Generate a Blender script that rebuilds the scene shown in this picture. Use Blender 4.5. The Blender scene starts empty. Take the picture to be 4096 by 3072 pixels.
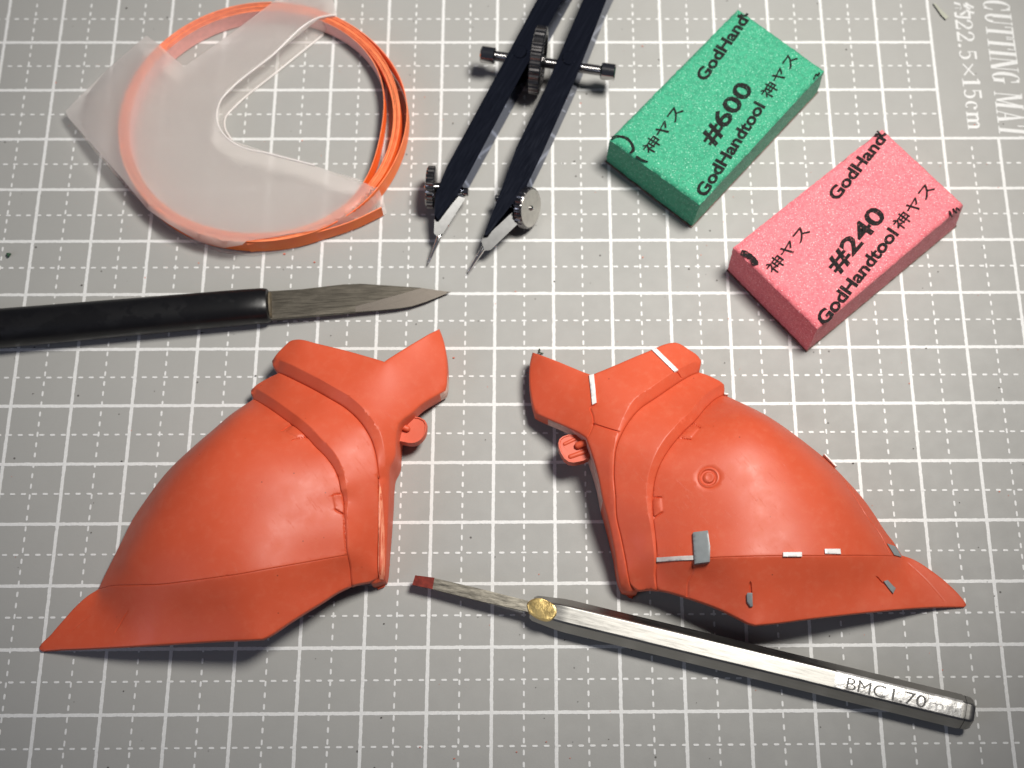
# Workbench close-up: two moulded plastic armour parts, tools and sanding sponges on a cutting mat.
# 1 Blender unit = 1 cm.  x runs along the mat's printed rows, y away from the viewer, z up from the mat.
import bpy, bmesh, math, random
import numpy as np
from mathutils import Vector, Matrix
from mathutils.geometry import delaunay_2d_cdt

random.seed(7); rng = np.random.RandomState(7)
S = bpy.context.scene
S.unit_settings.system = 'METRIC'; S.unit_settings.scale_length = 0.01
R = math.radians

# ---------------------------------------------------------------- camera
cam = bpy.data.cameras.new('camera'); camo = bpy.data.objects.new('camera', cam)
S.collection.objects.link(camo); S.camera = camo
camo.location = (7.7815, -14.0249, 21.1714)
camo.rotation_euler = (0.335647, -0.010152, -0.007068)
cam.sensor_width = 36; cam.lens = 47.12; cam.shift_x = -0.04393
cam.clip_start = 0.5; cam.clip_end = 500
cam.dof.use_dof = True; cam.dof.focus_distance = 21.0; cam.dof.aperture_fstop = 0.20
cam.dof.aperture_blades = 7

# ---------------------------------------------------------------- world and lamps
W = bpy.data.worlds.new('World'); S.world = W; W.use_nodes = True
nt = W.node_tree; nt.nodes.clear()
wo = nt.nodes.new('ShaderNodeOutputWorld'); wb = nt.nodes.new('ShaderNodeBackground')
wb.inputs[0].default_value = (0.50, 0.54, 0.70, 1); wb.inputs[1].default_value = 0.088
nt.links.new(wb.outputs[0], wo.inputs[0])

def area(name, loc, target, size, power, col, sy=None):
    l = bpy.data.lights.new(name, 'AREA'); o = bpy.data.objects.new(name, l)
    S.collection.objects.link(o); o.location = loc
    o.rotation_euler = (Vector(target) - Vector(loc)).to_track_quat('-Z', 'Y').to_euler()
    l.shape = 'RECTANGLE' if sy else 'DISK'
    l.size = size
    if sy: l.size_y = sy
    l.energy = power; l.color = col
    return o
def spot(name, loc, target, radius, power, col, cone, blend):
    l = bpy.data.lights.new(name, 'SPOT'); o = bpy.data.objects.new(name, l)
    S.collection.objects.link(o); o.location = loc
    o.rotation_euler = (Vector(target) - Vector(loc)).to_track_quat('-Z', 'Y').to_euler()
    l.shadow_soft_size = radius; l.energy = power; l.color = col; l.spot_size = R(cone); l.spot_blend = blend
    return o
spot('desk_lamp', (17.8, -0.6, 30), (7.9, -1.9, 0), 4.4, 67000, (1.0, 0.965, 0.90), 57, .92)
area('cool_fill', (-38, -30, 34), (8, -6, 0), 26, 5000, (0.72, 0.79, 1.0))  # added fill lamp with no visible source, tints the shadows blue

S.view_settings.view_transform = 'Standard'; S.view_settings.look = 'None'
S.view_settings.exposure = 0.0; S.view_settings.gamma = 1.0
S.render.engine = 'CYCLES'
S.cycles.use_denoising = True
S.cycles.max_bounces = 10; S.cycles.transparent_max_bounces = 16
S.cycles.caustics_reflective = True; S.cycles.caustics_refractive = True
S.cycles.sample_clamp_indirect = 8

# ---------------------------------------------------------------- object helpers
def tag(o, label=None, cat=None, group=None, kind=None):
    if label: o['label'] = label
    if cat: o['category'] = cat
    if group: o['group'] = group
    if kind: o['kind'] = kind
    return o
def empty(name, loc=(0, 0, 0), label=None, cat=None, group=None):
    o = bpy.data.objects.new(name, None); S.collection.objects.link(o)
    o.location = loc; o.empty_display_size = 0.3
    return tag(o, label, cat, group)
def mesh_obj(name, verts, faces, mat, parent=None, smooth=True, mats=None, fm=None, sharp=None):
    me = bpy.data.meshes.new(name)
    me.from_pydata([tuple(map(float, v)) for v in verts], [], [tuple(map(int, f)) for f in faces])
    for m in (mats or [mat]): me.materials.append(m)
    if fm is not None: me.polygons.foreach_set('material_index', fm)
    me.polygons.foreach_set('use_smooth', [smooth] * len(me.polygons))
    me.update()
    if sharp is not None: me.set_sharp_from_angle(angle=R(sharp))
    o = bpy.data.objects.new(name, me); S.collection.objects.link(o)
    if parent:
        o.parent = parent
        if parent.type == 'EMPTY': o.location = -Vector(parent.location)
    return o
def bm_obj(name, bm, mat, parent=None, smooth=True, sharp=30, bevel=None, wn=False):
    if bevel:
        eds = [e for e in bm.edges if len(e.link_faces) == 2 and e.calc_face_angle(0) > R(25)]
        bmesh.ops.bevel(bm, geom=eds, offset=bevel, segments=3 if bevel > .025 else 2, affect='EDGES', clamp_overlap=True)
    bmesh.ops.recalc_face_normals(bm, faces=bm.faces)
    me = bpy.data.meshes.new(name); bm.to_mesh(me); bm.free()
    me.materials.append(mat)
    me.polygons.foreach_set('use_smooth', [smooth] * len(me.polygons)); me.update()
    if smooth and sharp: me.set_sharp_from_angle(angle=R(50 if wn or bevel else sharp))
    o = bpy.data.objects.new(name, me); S.collection.objects.link(o)
    if wn or bevel:
        wm = o.modifiers.new('flat_faces', 'WEIGHTED_NORMAL'); wm.keep_sharp = True; wm.weight = 100
    if parent:
        o.parent = parent
        if parent.type == 'EMPTY': o.location = -Vector(parent.location)
    return o
def prism_bm(top, bot, bm=None):
    bm = bm or bmesh.new(); n = len(top)
    t = [bm.verts.new(p) for p in top]; b = [bm.verts.new(p) for p in bot]
    bm.faces.new(t); bm.faces.new(b[::-1])
    for i in range(n): bm.faces.new((t[i], b[i], b[(i+1) % n], t[(i+1) % n]))
    return bm
def slab(pts, zt, zb, bm=None):
    return prism_bm([(p[0], p[1], zt) for p in pts], [(p[0], p[1], zb) for p in pts], bm)
def frame(d):
    d = Vector(d).normalized(); up = Vector((0, 0, 1))
    if abs(d.z) > .95: up = Vector((0, 1, 0))
    s = d.cross(up).normalized(); return d, s, s.cross(d).normalized()
def lathe_bm(a, d, prof, n=48, bm=None, rfun=None):
    """surface of revolution from point a along d; prof = [(distance, radius)...]"""
    bm = bm or bmesh.new(); d, s, u = frame(d); a = Vector(a); rings = []
    for t, r in prof:
        ring = []
        for i in range(n):
            an = 2*math.pi*i/n; rr = r*(rfun(i, t) if rfun else 1)
            ring.append(bm.verts.new(a + d*t + (s*math.cos(an) + u*math.sin(an))*rr))
        rings.append(ring)
    for A, B in zip(rings, rings[1:]):
        for i in range(n): bm.faces.new((A[i], A[(i+1) % n], B[(i+1) % n], B[i]))
    bm.faces.new(rings[0][::-1]); bm.faces.new(rings[-1])
    return bm
def loft_bm(rings, bm=None, cap=True):
    bm = bm or bmesh.new(); V = [[bm.verts.new(p) for p in r] for r in rings]; n = len(V[0])
    for A, B in zip(V, V[1:]):
        for i in range(n): bm.faces.new((A[i], A[(i+1) % n], B[(i+1) % n], B[i]))
    if cap: bm.faces.new(V[0][::-1]); bm.faces.new(V[-1])
    return bm
def spline(P, step=0.06, closed=False):
    """centripetal-ish Catmull-Rom through 3D points"""
    P = np.array(P, float); n = len(P); out = []
    rngi = range(n if closed else n-1)
    for i in rngi:
        p1, p2 = P[i], P[(i+1) % n]
        p0 = P[(i-1) % n] if (closed or i > 0) else 2*p1-p2
        p3 = P[(i+2) % n] if (closed or i < n-2) else 2*p2-p1
        L = np.linalg.norm(p2-p1); k = max(1, int(L/step))
        l0 = max(np.linalg.norm(p1-p0), 1e-6); l2 = max(np.linalg.norm(p3-p2), 1e-6)
        m1 = ((p2-p1)/L*l0/(l0+L) + (p1-p0)/l0*L/(l0+L))*L
        m2 = ((p3-p2)/l2*L/(L+l2) + (p2-p1)/L*l2/(L+l2))*L
        for j in range(k):
            t = j/k; h = (2*t**3-3*t**2+1, t**3-2*t**2+t, -2*t**3+3*t**2, t**3-t**2)
            out.append(h[0]*p1+h[1]*m1+h[2]*p2+h[3]*m2)
    if not closed: out.append(P[-1])
    return np.array(out)
def tube_bm(pts, r, n=10, bm=None):
    pts = [Vector(p) for p in pts]; rings = []
    for i, p in enumerate(pts):
        d, s, u = frame(pts[min(i+1, len(pts)-1)] - pts[max(i-1, 0)])
        rr = r[i] if hasattr(r, '__len__') else r
        rings.append([p + (s*math.cos(2*math.pi*k/n) + u*math.sin(2*math.pi*k/n))*rr for k in range(n)])
    return loft_bm(rings, bm)

# ---------------------------------------------------------------- materials
class M:
    """tiny node graph builder"""
    def __init__(s, name):
        s.m = bpy.data.materials.new(name); s.m.use_nodes = True; s.t = s.m.node_tree
        s.b = s.t.nodes['Principled BSDF']; s.o = s.t.nodes['Material Output']
        s.tc = None
    def n(s, ty, **kw):
        nd = s.t.nodes.new(ty)
        for k, v in kw.items():
            if k.startswith('_'): setattr(nd, k[1:], v)
            else: nd.inputs[k.replace('0', ' ') if k not in nd.inputs else k].default_value = v
        return nd
    def l(s, a, b): s.t.links.new(a, b)
    def co(s, scale=(1, 1, 1), rot=(0, 0, 0), kind='Object'):
        tc = s.n('ShaderNodeTexCoord'); v = tc.outputs[kind]
        for key, val, idle in (('Rotation', rot, (0, 0, 0)), ('Scale', scale, (1, 1, 1))):
            if tuple(val) != idle:
                mp = s.n('ShaderNodeMapping'); mp.inputs[key].default_value = val; s.l(v, mp.inputs['Vector']); v = mp.outputs[0]
        return v
    def noise(s, scale, detail=4, rough=.5, co=None, dist=0):
        nd = s.n('ShaderNodeTexNoise'); nd.inputs['Scale'].default_value = scale
        nd.inputs['Detail'].default_value = detail; nd.inputs['Roughness'].default_value = rough
        nd.inputs['Distortion'].default_value = dist
        s.l(co if co is not None else s.co(), nd.inputs['Vector']); return nd.outputs['Fac']
    def ramp(s, f, stops, interp='LINEAR'):
        nd = s.n('ShaderNodeValToRGB'); cr = nd.color_ramp; cr.interpolation = interp
        while len(cr.elements) < len(stops): cr.elements.new(.5)
        for e, (p, c) in zip(cr.elements, stops):
            e.position = p; e.color = c if hasattr(c, '__len__') else (c, c, c, 1)
        s.l(f, nd.inputs[0]); return nd.outputs[0]
    def mix(s, f, a, b, mode='MIX'):
        nd = s.n('ShaderNodeMix', _data_type='RGBA', _blend_type=mode)
        for sock, v in ((nd.inputs[0], f), (nd.inputs[6], a), (nd.inputs[7], b)):
            if isinstance(v, bpy.types.NodeSocket): s.l(v, sock)
            else: sock.default_value = v
        return nd.outputs[2]
    def bump(s, h, strength=.3, dist=.01, prev=None):
        nd = s.n('ShaderNodeBump'); nd.inputs['Strength'].default_value = strength
        nd.inputs['Distance'].default_value = dist; s.l(h, nd.inputs['Height'])
        if prev is not None: s.l(prev, nd.inputs['Normal'])
        return nd.outputs[0]
    def set(s, **kw):
        for k, v in kw.items():
            k = {'base': 'Base Color', 'rough': 'Roughness', 'metal': 'Metallic', 'spec': 'Specular IOR Level', 'normal': 'Normal',
                 'coat': 'Coat Weight', 'coatr': 'Coat Roughness', 'sheen': 'Sheen Weight', 'alpha': 'Alpha', 'trans': 'Transmission Weight',
                 'ior': 'IOR', 'sss': 'Subsurface Weight', 'aniso': 'Anisotropic'}[k]
            if isinstance(v, bpy.types.NodeSocket): s.l(v, s.b.inputs[k])
            else: s.b.inputs[k].default_value = v
        return s
def c4(r, g, b): return (r, g, b, 1)

def mat_surface():
    m = M('mat_vinyl'); co = m.co()
    big = m.noise(.35, 3, .5, co); fine = m.noise(26, 4, .65, co); mid = m.noise(3.0, 5, .6, co)
    col = m.mix(m.ramp(big, [(.3, 0), (.7, 1)]), c4(.305, .303, .290), c4(.325, .321, .307))
    col = m.mix(m.ramp(mid, [(.35, 0), (.8, .18)]), col, c4(.255, .250, .240))
    grit = m.noise(60, 2, .5, co)
    col = m.mix(m.ramp(grit, [(.72, 0), (.80, .4)]), col, c4(.13, .13, .13))
    col = m.mix(m.ramp(m.noise(55, 2, .5, m.co((1, 1.1, 1), (0, 0, .6))), [(.74, 0), (.79, .5)]), col, c4(.6, .6, .58))
    vs = m.n('ShaderNodeTexVoronoi'); vs.inputs['Scale'].default_value = 2.1; m.l(co, vs.inputs['Vector'])
    sp = m.ramp(vs.outputs['Distance'], [(.025, 1), (.05, 0)])
    col = m.mix(sp, col, c4(.07, .065, .06))
    n = m.bump(fine, .35, .004); n = m.bump(m.noise(9, 3, .5, co), .15, .006, n)
    # faint knife scratches
    sc = m.noise(5, 2, .5, m.co((.25, 7, 1), (0, 0, .5)))
    n = m.bump(m.ramp(sc, [(.62, 0), (.66, 1), (.70, 0)]), .12, .003, n)
    return m.set(base=col, rough=m.ramp(mid, [(.3, .55), (.8, .68)]), spec=.4, normal=n).m
def ink_white():
    m = M('white_print'); co = m.co()
    e = m.noise(30, 3, .6, co)
    col = m.mix(m.ramp(e, [(.35, 0), (.75, 1)]), c4(.67, .67, .66), c4(.57, .57, .57))
    return m.set(base=col, rough=.5, normal=m.bump(e, .3, .003)).m
def red_plastic(name='red_plastic', dirt=.3):
    m = M(name); co = m.co()
    big = m.noise(.8, 4, .55, co)
    col = m.mix(m.ramp(big, [(.3, 0), (.75, 1)]), c4(.54, .078, .031), c4(.60, .092, .038))
    dust = m.ramp(m.noise(7, 5, .7, co), [(.5, 0), (.78, dirt)])
    col = m.mix(dust, col, c4(.61, .15, .075))
    vs = m.n('ShaderNodeTexVoronoi'); vs.inputs['Scale'].default_value = 3.3; m.l(co, vs.inputs['Vector'])
    col = m.mix(m.ramp(vs.outputs['Distance'], [(.025, .8), (.045, 0)]), col, c4(.16, .03, .015))
    # sanding marks: fine streaks in two directions, patchy
    s1 = m.noise(9, 3, .6, m.co((1.2, 14, 3), (0, 0, .15))); s2 = m.noise(9, 3, .6, m.co((14, 1.4, 3), (0, 0, -.25)))
    patch = m.ramp(m.noise(1.1, 3, .6, m.co((1, 1, 1), (0, 0, 1))), [(.42, 0), (.62, 1)])
    st = m.mix(patch, s1, s2)
    n = m.bump(st, .17, .004); n = m.bump(m.noise(45, 3, .6, co), .14, .003, n)
    sc = m.noise(2.2, 3, .6, m.co((1, 16, 1), (0, 0, .9))); n = m.bump(m.ramp(sc, [(.66, 0), (.675, 1), (.69, 0)]), .35, .003, n)
    return m.set(base=col, rough=m.ramp(m.noise(3.5, 4, .6, co), [(.3, .43), (.75, .58)]), spec=.48, normal=n, sss=0.0).m
def plain(name, base, rough=.5, metal=0, nscale=30, namp=.1, ndist=.004, var=.12, **kw):
    m = M(name); co = m.co(); f = m.noise(nscale/4, 4, .6, co)
    d = tuple(max(0, x*(1-var)) for x in base); b = tuple(min(1, x*(1+var)) for x in base)
    col = m.mix(m.ramp(f, [(.3, 0), (.7, 1)]), c4(*d), c4(*b))
    m.set(base=col, rough=rough, metal=metal, normal=m.bump(m.noise(nscale, 4, .6, co), namp, ndist), **kw)
    return m.m
def brushed(name, base, rough, rot, lo=.22, scale=(3, 90, 60), amp=.25, var=.25):
    m = M(name); co = m.co(scale, (0, 0, rot)); f = m.noise(1.0, 6, .7, co); g = m.noise(14, 4, .7, m.co())
    col = m.mix(m.ramp(f, [(.3, 0), (.7, 1)]), c4(*[x*(1-var) for x in base]), c4(*base))
    rr = m.ramp(m.noise(1.0, 5, .7, co), [(.3, lo), (.75, rough)])
    return m.set(base=col, metal=1, rough=rr, normal=m.bump(g, amp*.4, .003, m.bump(f, amp, .003))).m
def foam(name, base, dark, spark, side):
    m = M(name); co = m.co()
    f = m.noise(34, 5, .75, co); v = m.n('ShaderNodeTexVoronoi'); v.inputs['Scale'].default_value = 26; m.l(co, v.inputs['Vector'])
    col = m.mix(m.ramp(m.noise(20, 3, .7, co), [(.38, 1), (.60, 0)]), c4(*base), c4(*dark))
    col = m.mix(m.ramp(m.noise(2.2, 4, .6, co), [(.45, 0), (.8, .3)]), col, c4(*side))
    sp = m.ramp(m.noise(46, 2, .5, m.co((1, 1, 1), (.4, .3, 0))), [(.62, 0), (.68, .9)])
    col = m.mix(sp, col, c4(*spark))
    n = m.bump(f, .55, .012); n = m.bump(m.ramp(v.outputs['Distance'], [(0, 0), (.5, 1)]), .5, .010, n)
    rr = m.ramp(sp, [(0, .75), (1, .3)])
    return m.set(base=col, rough=rr, normal=n, sheen=.1).m
def ink_black(foamcol):
    m = M('black_ink'); co = m.co(); f = m.noise(30, 3, .6, co)
    col = m.mix(m.ramp(f, [(.60, 0), (.70, .6)]), c4(.010, .009, .009), c4(*foamcol))
    sp = m.ramp(m.noise(50, 2, .5, co), [(.70, 0), (.73, .4)]); col = m.mix(sp, col, c4(.4, .4, .4))
    return m.set(base=col, rough=.8, spec=.2, normal=m.bump(m.noise(34, 4, .7, co), .6, .012)).m
MAT = mat_surface(); WHITE = ink_white(); RED = red_plastic()
RED_R = red_plastic('red_plastic_sanded', .38)
def dark_rims(m):
    m.node_tree.nodes['Principled BSDF'].inputs['Specular Tint'].default_value = (.6, .62, .68, 1); return m
RED_WORN = plain('pale_worn_plastic', (.62, .40, .33), .55, var=.3)
STYRENE = plain('white_styrene', (.78, .76, .74), .38, var=.05)
STYRENE_G = plain('greyish_styrene', (.50, .46, .44), .4, var=.08)
GREY = plain('grey_plastic', (.225, .245, .25), .38, var=.08)
CHROME = brushed('dark_chrome', (.27, .29, .36), .15, R(-62), .06, (.7, 50, 50), .016, .5)
CHROME_P = plain('polished_chrome', (.50, .49, .48), .12, 1, 20, .05, .002, .06)
KNURL = plain('knurled_steel', (.26, .25, .25), .24, 1, 30, .15, .003, .2)
JAW = plain('jaw_steel', (.14, .14, .14), .30, 1, 30, .05, .002, .1)
NEEDLE = plain('needle_steel', (.85, .84, .82), .22, 1, 30, .05, .002, .05)
dark_rims(CHROME)
DISC = plain('brushed_disc', (.66, .64, .60), .34, 1, 40, .2, .003, .1)

# ---------------------------------------------------------------- desk and mat
def box(bm, x0, x1, y0, y1, z0, z1):
    return slab([(x0, y0), (x1, y0), (x1, y1), (x0, y1)], z1, z0, bm)
desk = bm_obj('desk', slab([(-60, -50), (90, -50), (90, 50), (-60, 50)], -.30, -2.5), plain('desk_board', (.20, .15, .11), .5, nscale=4, var=.25), None, False)
tag(desk, kind='structure')
mat = empty('cutting_mat', (7, -6, 0), 'grey cutting mat with a white printed centimetre grid under all the tools', 'cutting mat')
bm = slab([(-4.4, -14.6), (21.2, -14.6), (21.2, 3.4), (-4.4, 3.4)], 0, -.296)
bm_obj('mat_sheet', bm, MAT, mat, False, bevel=.04)

def strip(V, F, x0, y0, x1, y1, w, z, seg=None, jit=.0):
    """flat printed line with slightly uneven edges"""
    d = np.array([x1-x0, y1-y0]); L = np.linalg.norm(d); d = d/L; nrm = np.array([-d[1], d[0]])
    k = max(1, int(L/.045)) if jit else 1
    b = len(V)
    for i in range(k+1):
        p = np.array([x0, y0])+d*L*i/k; a, c = w/2+rng.randn()*jit, w/2+rng.randn()*jit
        V.append((*(p+nrm*a), z)); V.append((*(p-nrm*c), z))
        if i: q = b+2*i; F.append((q-2, q-1, q+1, q))
def dash(V, F, x, y, vert, z):
    l, w = .045, .0155+rng.rand()*.003; b = len(V); n = 8
    for i in range(n):
        an = 2*math.pi*(i+.5)/n; ca, sa = math.cos(an), math.sin(an)
        u = math.copysign(abs(ca)**.6, ca)*l*(1+rng.randn()*.04); v = math.copysign(abs(sa)**.6, sa)*w
        V.append((x+v, y+u, z) if vert else (x+u, y+v, z))
    F.append(tuple(range(b, b+n)))
EDGE = 15
V, F = [], []
for c in range(-4, 21):
    if c == EDGE or c < EDGE: strip(V, F, c, 2.0, c, -14, .054, .003, jit=.0022)
    else: strip(V, F, c, -2, c, -14, .054, .003, jit=.0022)
for r in range(-2, 15):
    strip(V, F, -4, -r, 15 if r < 2 else 20, -r, .054, .0045, jit=.0022)
mesh_obj('solid_line_print', V, F, WHITE, mat, False)['kind'] = 'stuff'
V, F = [], []
per = .1761
for h in range(-4, 20):
    x = h+.5; lim = 2 if h < 15 else -2
    y = -11.188+per*110
    while y > -14:
        if y < lim-.05: dash(V, F, x, y, True, .006)
        y -= per
for r in range(-2, 14):
    y = -(r+.5); lim = 15 if r < 2 else 20
    x = .10-per*23
    while x < lim-.03: 
        dash(V, F, x, y, False, .0075); x += per
mesh_obj('dashed_line_print', V, F, WHITE, mat, False)['kind'] = 'stuff'

# ---------------------------------------------------------------- lettering
def text_mesh(s, bold=0.0, serif=False):
    cu = bpy.data.curves.new('t', 'FONT'); cu.body = s; cu.size = 1; cu.offset = bold; cu.resolution_u = 3
    o = bpy.data.objects.new('t', cu); S.collection.objects.link(o)
    dg = bpy.context.evaluated_depsgraph_get(); me = bpy.data.meshes.new_from_object(o.evaluated_get(dg))
    v = np.array([x.co[:2] for x in me.vertices]); f = [tuple(p.vertices) for p in me.polygons]
    bpy.data.objects.remove(o); bpy.data.curves.remove(cu); bpy.data.meshes.remove(me)
    return v, f
def place_text(name, vf, p0, p1, h, z, mat, parent, base=0.0, cap=None, shear=0, thick=0, wob=0):
    """fit a flat lettering mesh on the baseline p0-p1 with capital height h"""
    v, f = vf; v = v.copy()
    x0, x1 = v[:, 0].min(), v[:, 0].max(); cap = cap or v[:, 1].max()
    P0, P1 = np.array(p0[:2]), np.array(p1[:2]); d = (P1-P0); L = np.linalg.norm(d); d = d/L; n = np.array([-d[1], d[0]])
    u = (v[:, 0]-x0)/(x1-x0)*L; w = (v[:, 1]-base)/cap*h
    u = u+shear*w
    if wob: u += rng.randn(len(u))*wob; w += rng.randn(len(u))*wob
    pts = P0+np.outer(u, d)+np.outer(w, n)
    return mesh_obj(name, [(a, b, z) for a, b in pts], f, mat, parent, False)

# bold roman / italic serif glyphs for the mat print, unit height, drawn as polygons
def arc_band(cx, cy, rx, ry, t0, t1, wx, wy, n=14):
    """band following an ellipse; thickness wx at the sides, wy at top and bottom"""
    q = []
    for sgn in (0, 1):
        for i in range(n+1):
            t = t0+(t1-t0)*(i if not sgn else n-i)/n
            a, b = (rx, ry) if not sgn else (rx-wx, ry-wy)
            q.append((cx+a*math.cos(t), cy+b*math.sin(t)))
    return q
def rect(x0, y0, x1, y1): return [(x0, y0), (x1, y0), (x1, y1), (x0, y1)]
PI = math.pi
GL = {
 'C': (.46, [arc_band(.22, .5, .22, .5, R(50), R(310), .13, .04, 22), [(.30, .98), (.37, .98), (.40, .64), (.36, .64)], [(.30, .02), (.37, .02), (.40, .34), (.36, .34)]]),
 'U': (.50, [rect(.06, .3, .19, 1), rect(0, .96, .25, 1), rect(.38, .3, .42, 1), rect(.33, .96, .48, 1), arc_band(.24, .3, .18, .3, PI, 2*PI, .10, .07, 14)]),
 'T': (.44, [rect(.155, 0, .285, 1), rect(.08, 0, .36, .04), rect(0, .94, .44, 1), [(0, .98), (.03, .98), (.05, .7), (0, .7)], [(.41, .98), (.44, .98), (.44, .7), (.39, .7)]]),
 'I': (.26, [rect(.065, 0, .195, 1), rect(0, 0, .26, .04), rect(0, .96, .26, 1)]),
 'N': (.52, [rect(.06, 0, .10, 1), rect(0, 0, .17, .04), rect(0, .96, .17, 1), [(.05, 1), (.20, 1), (.46, 0), (.33, 0)], rect(.42, 0, .46, 1), rect(.35, .96, .52, 1)]),
 'G': (.50, [arc_band(.22, .5, .22, .5, R(50), R(318), .13, .04, 22), [(.30, .98), (.37, .98), (.40, .66), (.36, .66)], rect(.27, .04, .40, .42), rect(.22, .40, .46, .44)]),
 'M': (.64, [rect(.06, 0, .10, 1), rect(0, 0, .16, .04), rect(0, .96, .18, 1), [(.05, 1), (.20, 1), (.36, .05), (.29, .05)], [(.30, .05), (.35, .05), (.50, 1), (.46, 1)], rect(.44, 0, .57, 1), rect(.38, 0, .63, .04), rect(.46, .96, .63, 1)]),
 'A': (.52, [[(.06, 0), (.10, 0), (.26, .94), (.22, 1)], [(.20, 1), (.26, 1), (.46, 0), (.32, 0)], rect(0, 0, .18, .04), rect(.26, 0, .52, .04), rect(.12, .28, .34, .33)]),
 '2': (.60, [arc_band(.28, .72, .25, .28, R(-35), R(190), .12, .06, 16), [(.36, .60), (.47, .54), (.17, .14), (.04, .06)], rect(.04, 0, .52, .15), rect(.47, .10, .53, .27)]),
 '.': (.30, [arc_band(.13, .09, .09, .09, 0, 2*PI, .0895, .0895, 12)]),
 '5': (.60, [rect(.10, .87, .50, 1), rect(.10, .50, .15, .95), arc_band(.25, .33, .26, .33, R(-140), R(128), .13, .07, 20)]),
 '1': (.50, [rect(.16, 0, .32, 1), rect(.04, 0, .44, .05), [(.03, .84), (.03, .88), (.2, 1), (.2, .86)]]),
 'x': (.80, [[(.10, .17), (.15, .12), (.72, .70), (.67, .75)], [(.67, .12), (.72, .17), (.15, .75), (.10, .70)]]),
 'c': (.52, [arc_band(.24, .34, .22, .34, R(40), R(315), .13, .05, 18), arc_band(.37, .52, .08, .08, 0, 2*PI, .0795, .0795, 10)]),
 'm': (.95, [rect(.06, 0, .20, .66), rect(0, 0, .26, .05), rect(0, .62, .2, .67), rect(.37, 0, .51, .5), rect(.31, 0, .57, .05), rect(.68, 0, .82, .5), rect(.62, 0, .88, .05),
   arc_band(.33, .47, .18, .21, 0, R(165), .14, .09, 12), arc_band(.64, .47, .18, .21, 0, R(165), .14, .09, 12)]),
 ' ': (.22, [])}
def glyph_text(s, gap=.03):
    V, F, x = [], [], 0
    for i, ch in enumerate(s):
        w, polys = GL[ch]
        for k, q in enumerate(polys):
            n = len(q)
            if n > 8:      # band: quads
                h = n//2; b = len(V)
                V += [(x+a, c) for a, c in q]
                for j in range(h-1): F.append((b+j, b+j+1, b+n-2-j, b+n-1-j))
            else:
                b = len(V); V += [(x+a, c) for a, c in q]; F.append(tuple(range(b, b+n)))
        x += w+gap
    return np.array(V), F
def layer(o):
    """lift successive overlapping strokes a hair so that none share a plane"""
    me = o.data
    for i, p in enumerate(me.polygons):
        for v in p.vertices: me.vertices[v].co.z += .00004*(i % 60)
    return o
layer(place_text('title_lettering', glyph_text('CUTTING MAT'), (16.036,0.935,0), (16.023,-1.946,0), .505, .0045, WHITE, mat, shear=.10, cap=1))
layer(place_text('size_lettering', glyph_text('22.5x15cm', .02), (15.477,0.489,0), (15.474,-1.825,0), .325, .0045, WHITE, mat, cap=1))
place_text('size_lettering', text_mesh('約', .025), (15.496,0.88,0), (15.48,0.515,0), .335, .0045, WHITE, mat, cap=.85, base=-.08)

# ---------------------------------------------------------------- moulded shell parts
def seg_dist(P, L, closed=False):
    """distance from points P (n,2) to polyline L (m,2); also the arc fraction and index of the nearest point"""
    A = L if closed else L[:-1]; B = np.roll(L, -1, 0) if closed else L[1:]
    best = np.full(len(P), 1e9); fr = np.zeros(len(P)); d = B-A; ll = np.maximum((d**2).sum(1), 1e-12); ln = np.sqrt(ll)
    cum = np.r_[0, np.cumsum(ln)]
    for s in range(0, len(P), 4000):
        Q = P[s:s+4000]; t = np.clip(((Q[:, None]-A[None])*d[None]).sum(2)/ll, 0, 1)
        D = ((A[None]+t[..., None]*d[None]-Q[:, None])**2).sum(2); j = D.argmin(1); r = np.arange(len(Q))
        best[s:s+4000] = np.sqrt(D[r, j]); fr[s:s+4000] = (cum[j]+t[r, j]*ln[j])/cum[-1]
    return best, fr
def inside(P, L):
    c = np.zeros(len(P), bool); x, y = P[:, 0], P[:, 1]
    for a, b in zip(L, np.roll(L, -1, 0)):
        m = ((a[1] > y) != (b[1] > y))
        if not m.any(): continue
        xi = (b[0]-a[0])*(y-a[1])/(b[1]-a[1]+1e-15)+a[0]
        c ^= m & (x < xi)
    return c
def tps(C, nb=None):
    """thin-plate surface through control points C (n,3)"""
    C = np.array(C, float)
    keep = []
    for i, p in enumerate(C):
        if all((p[0]-C[j][0])**2+(p[1]-C[j][1])**2 > .02**2 for j in keep): keep.append(i)
    nb = len(C) if nb is None else nb
    lam = np.array([LAM_B if i < nb else LAM_I for i in keep]); C = C[keep]; n = len(C)
    def U(r2): return np.where(r2 > 1e-12, r2*np.log(np.maximum(r2, 1e-12)), 0)*.5
    r2 = ((C[:, None, :2]-C[None, :, :2])**2).sum(2)
    K = U(r2)+np.diag(lam); Pm = np.c_[np.ones(n), C[:, :2]]
    A = np.block([[K, Pm], [Pm.T, np.zeros((3, 3))]])
    w = np.linalg.solve(A, np.r_[C[:, 2], 0, 0, 0])
    def f(P):
        out = np.zeros(len(P))
        for s in range(0, len(P), 5000):
            Q = P[s:s+5000]; out[s:s+5000] = U(((Q[:, None]-C[None, :, :2])**2).sum(2))@w[:n]+np.c_[np.ones(len(Q)), Q]@w[n:]
        return out
    return f
LAM_B, LAM_I = 6e-3, .15
def offset_rows(L, offs, closed):
    """points at the given signed distances from polyline L"""
    d = np.roll(L, -1, 0)-np.roll(L, 1, 0)
    if not closed: d[0] = L[1]-L[0]; d[-1] = L[-1]-L[-2]
    d /= np.maximum(np.linalg.norm(d, axis=1), 1e-9)[:, None]; n = np.c_[-d[:, 1], d[:, 0]]
    return [L+n*o for o in offs]
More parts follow.
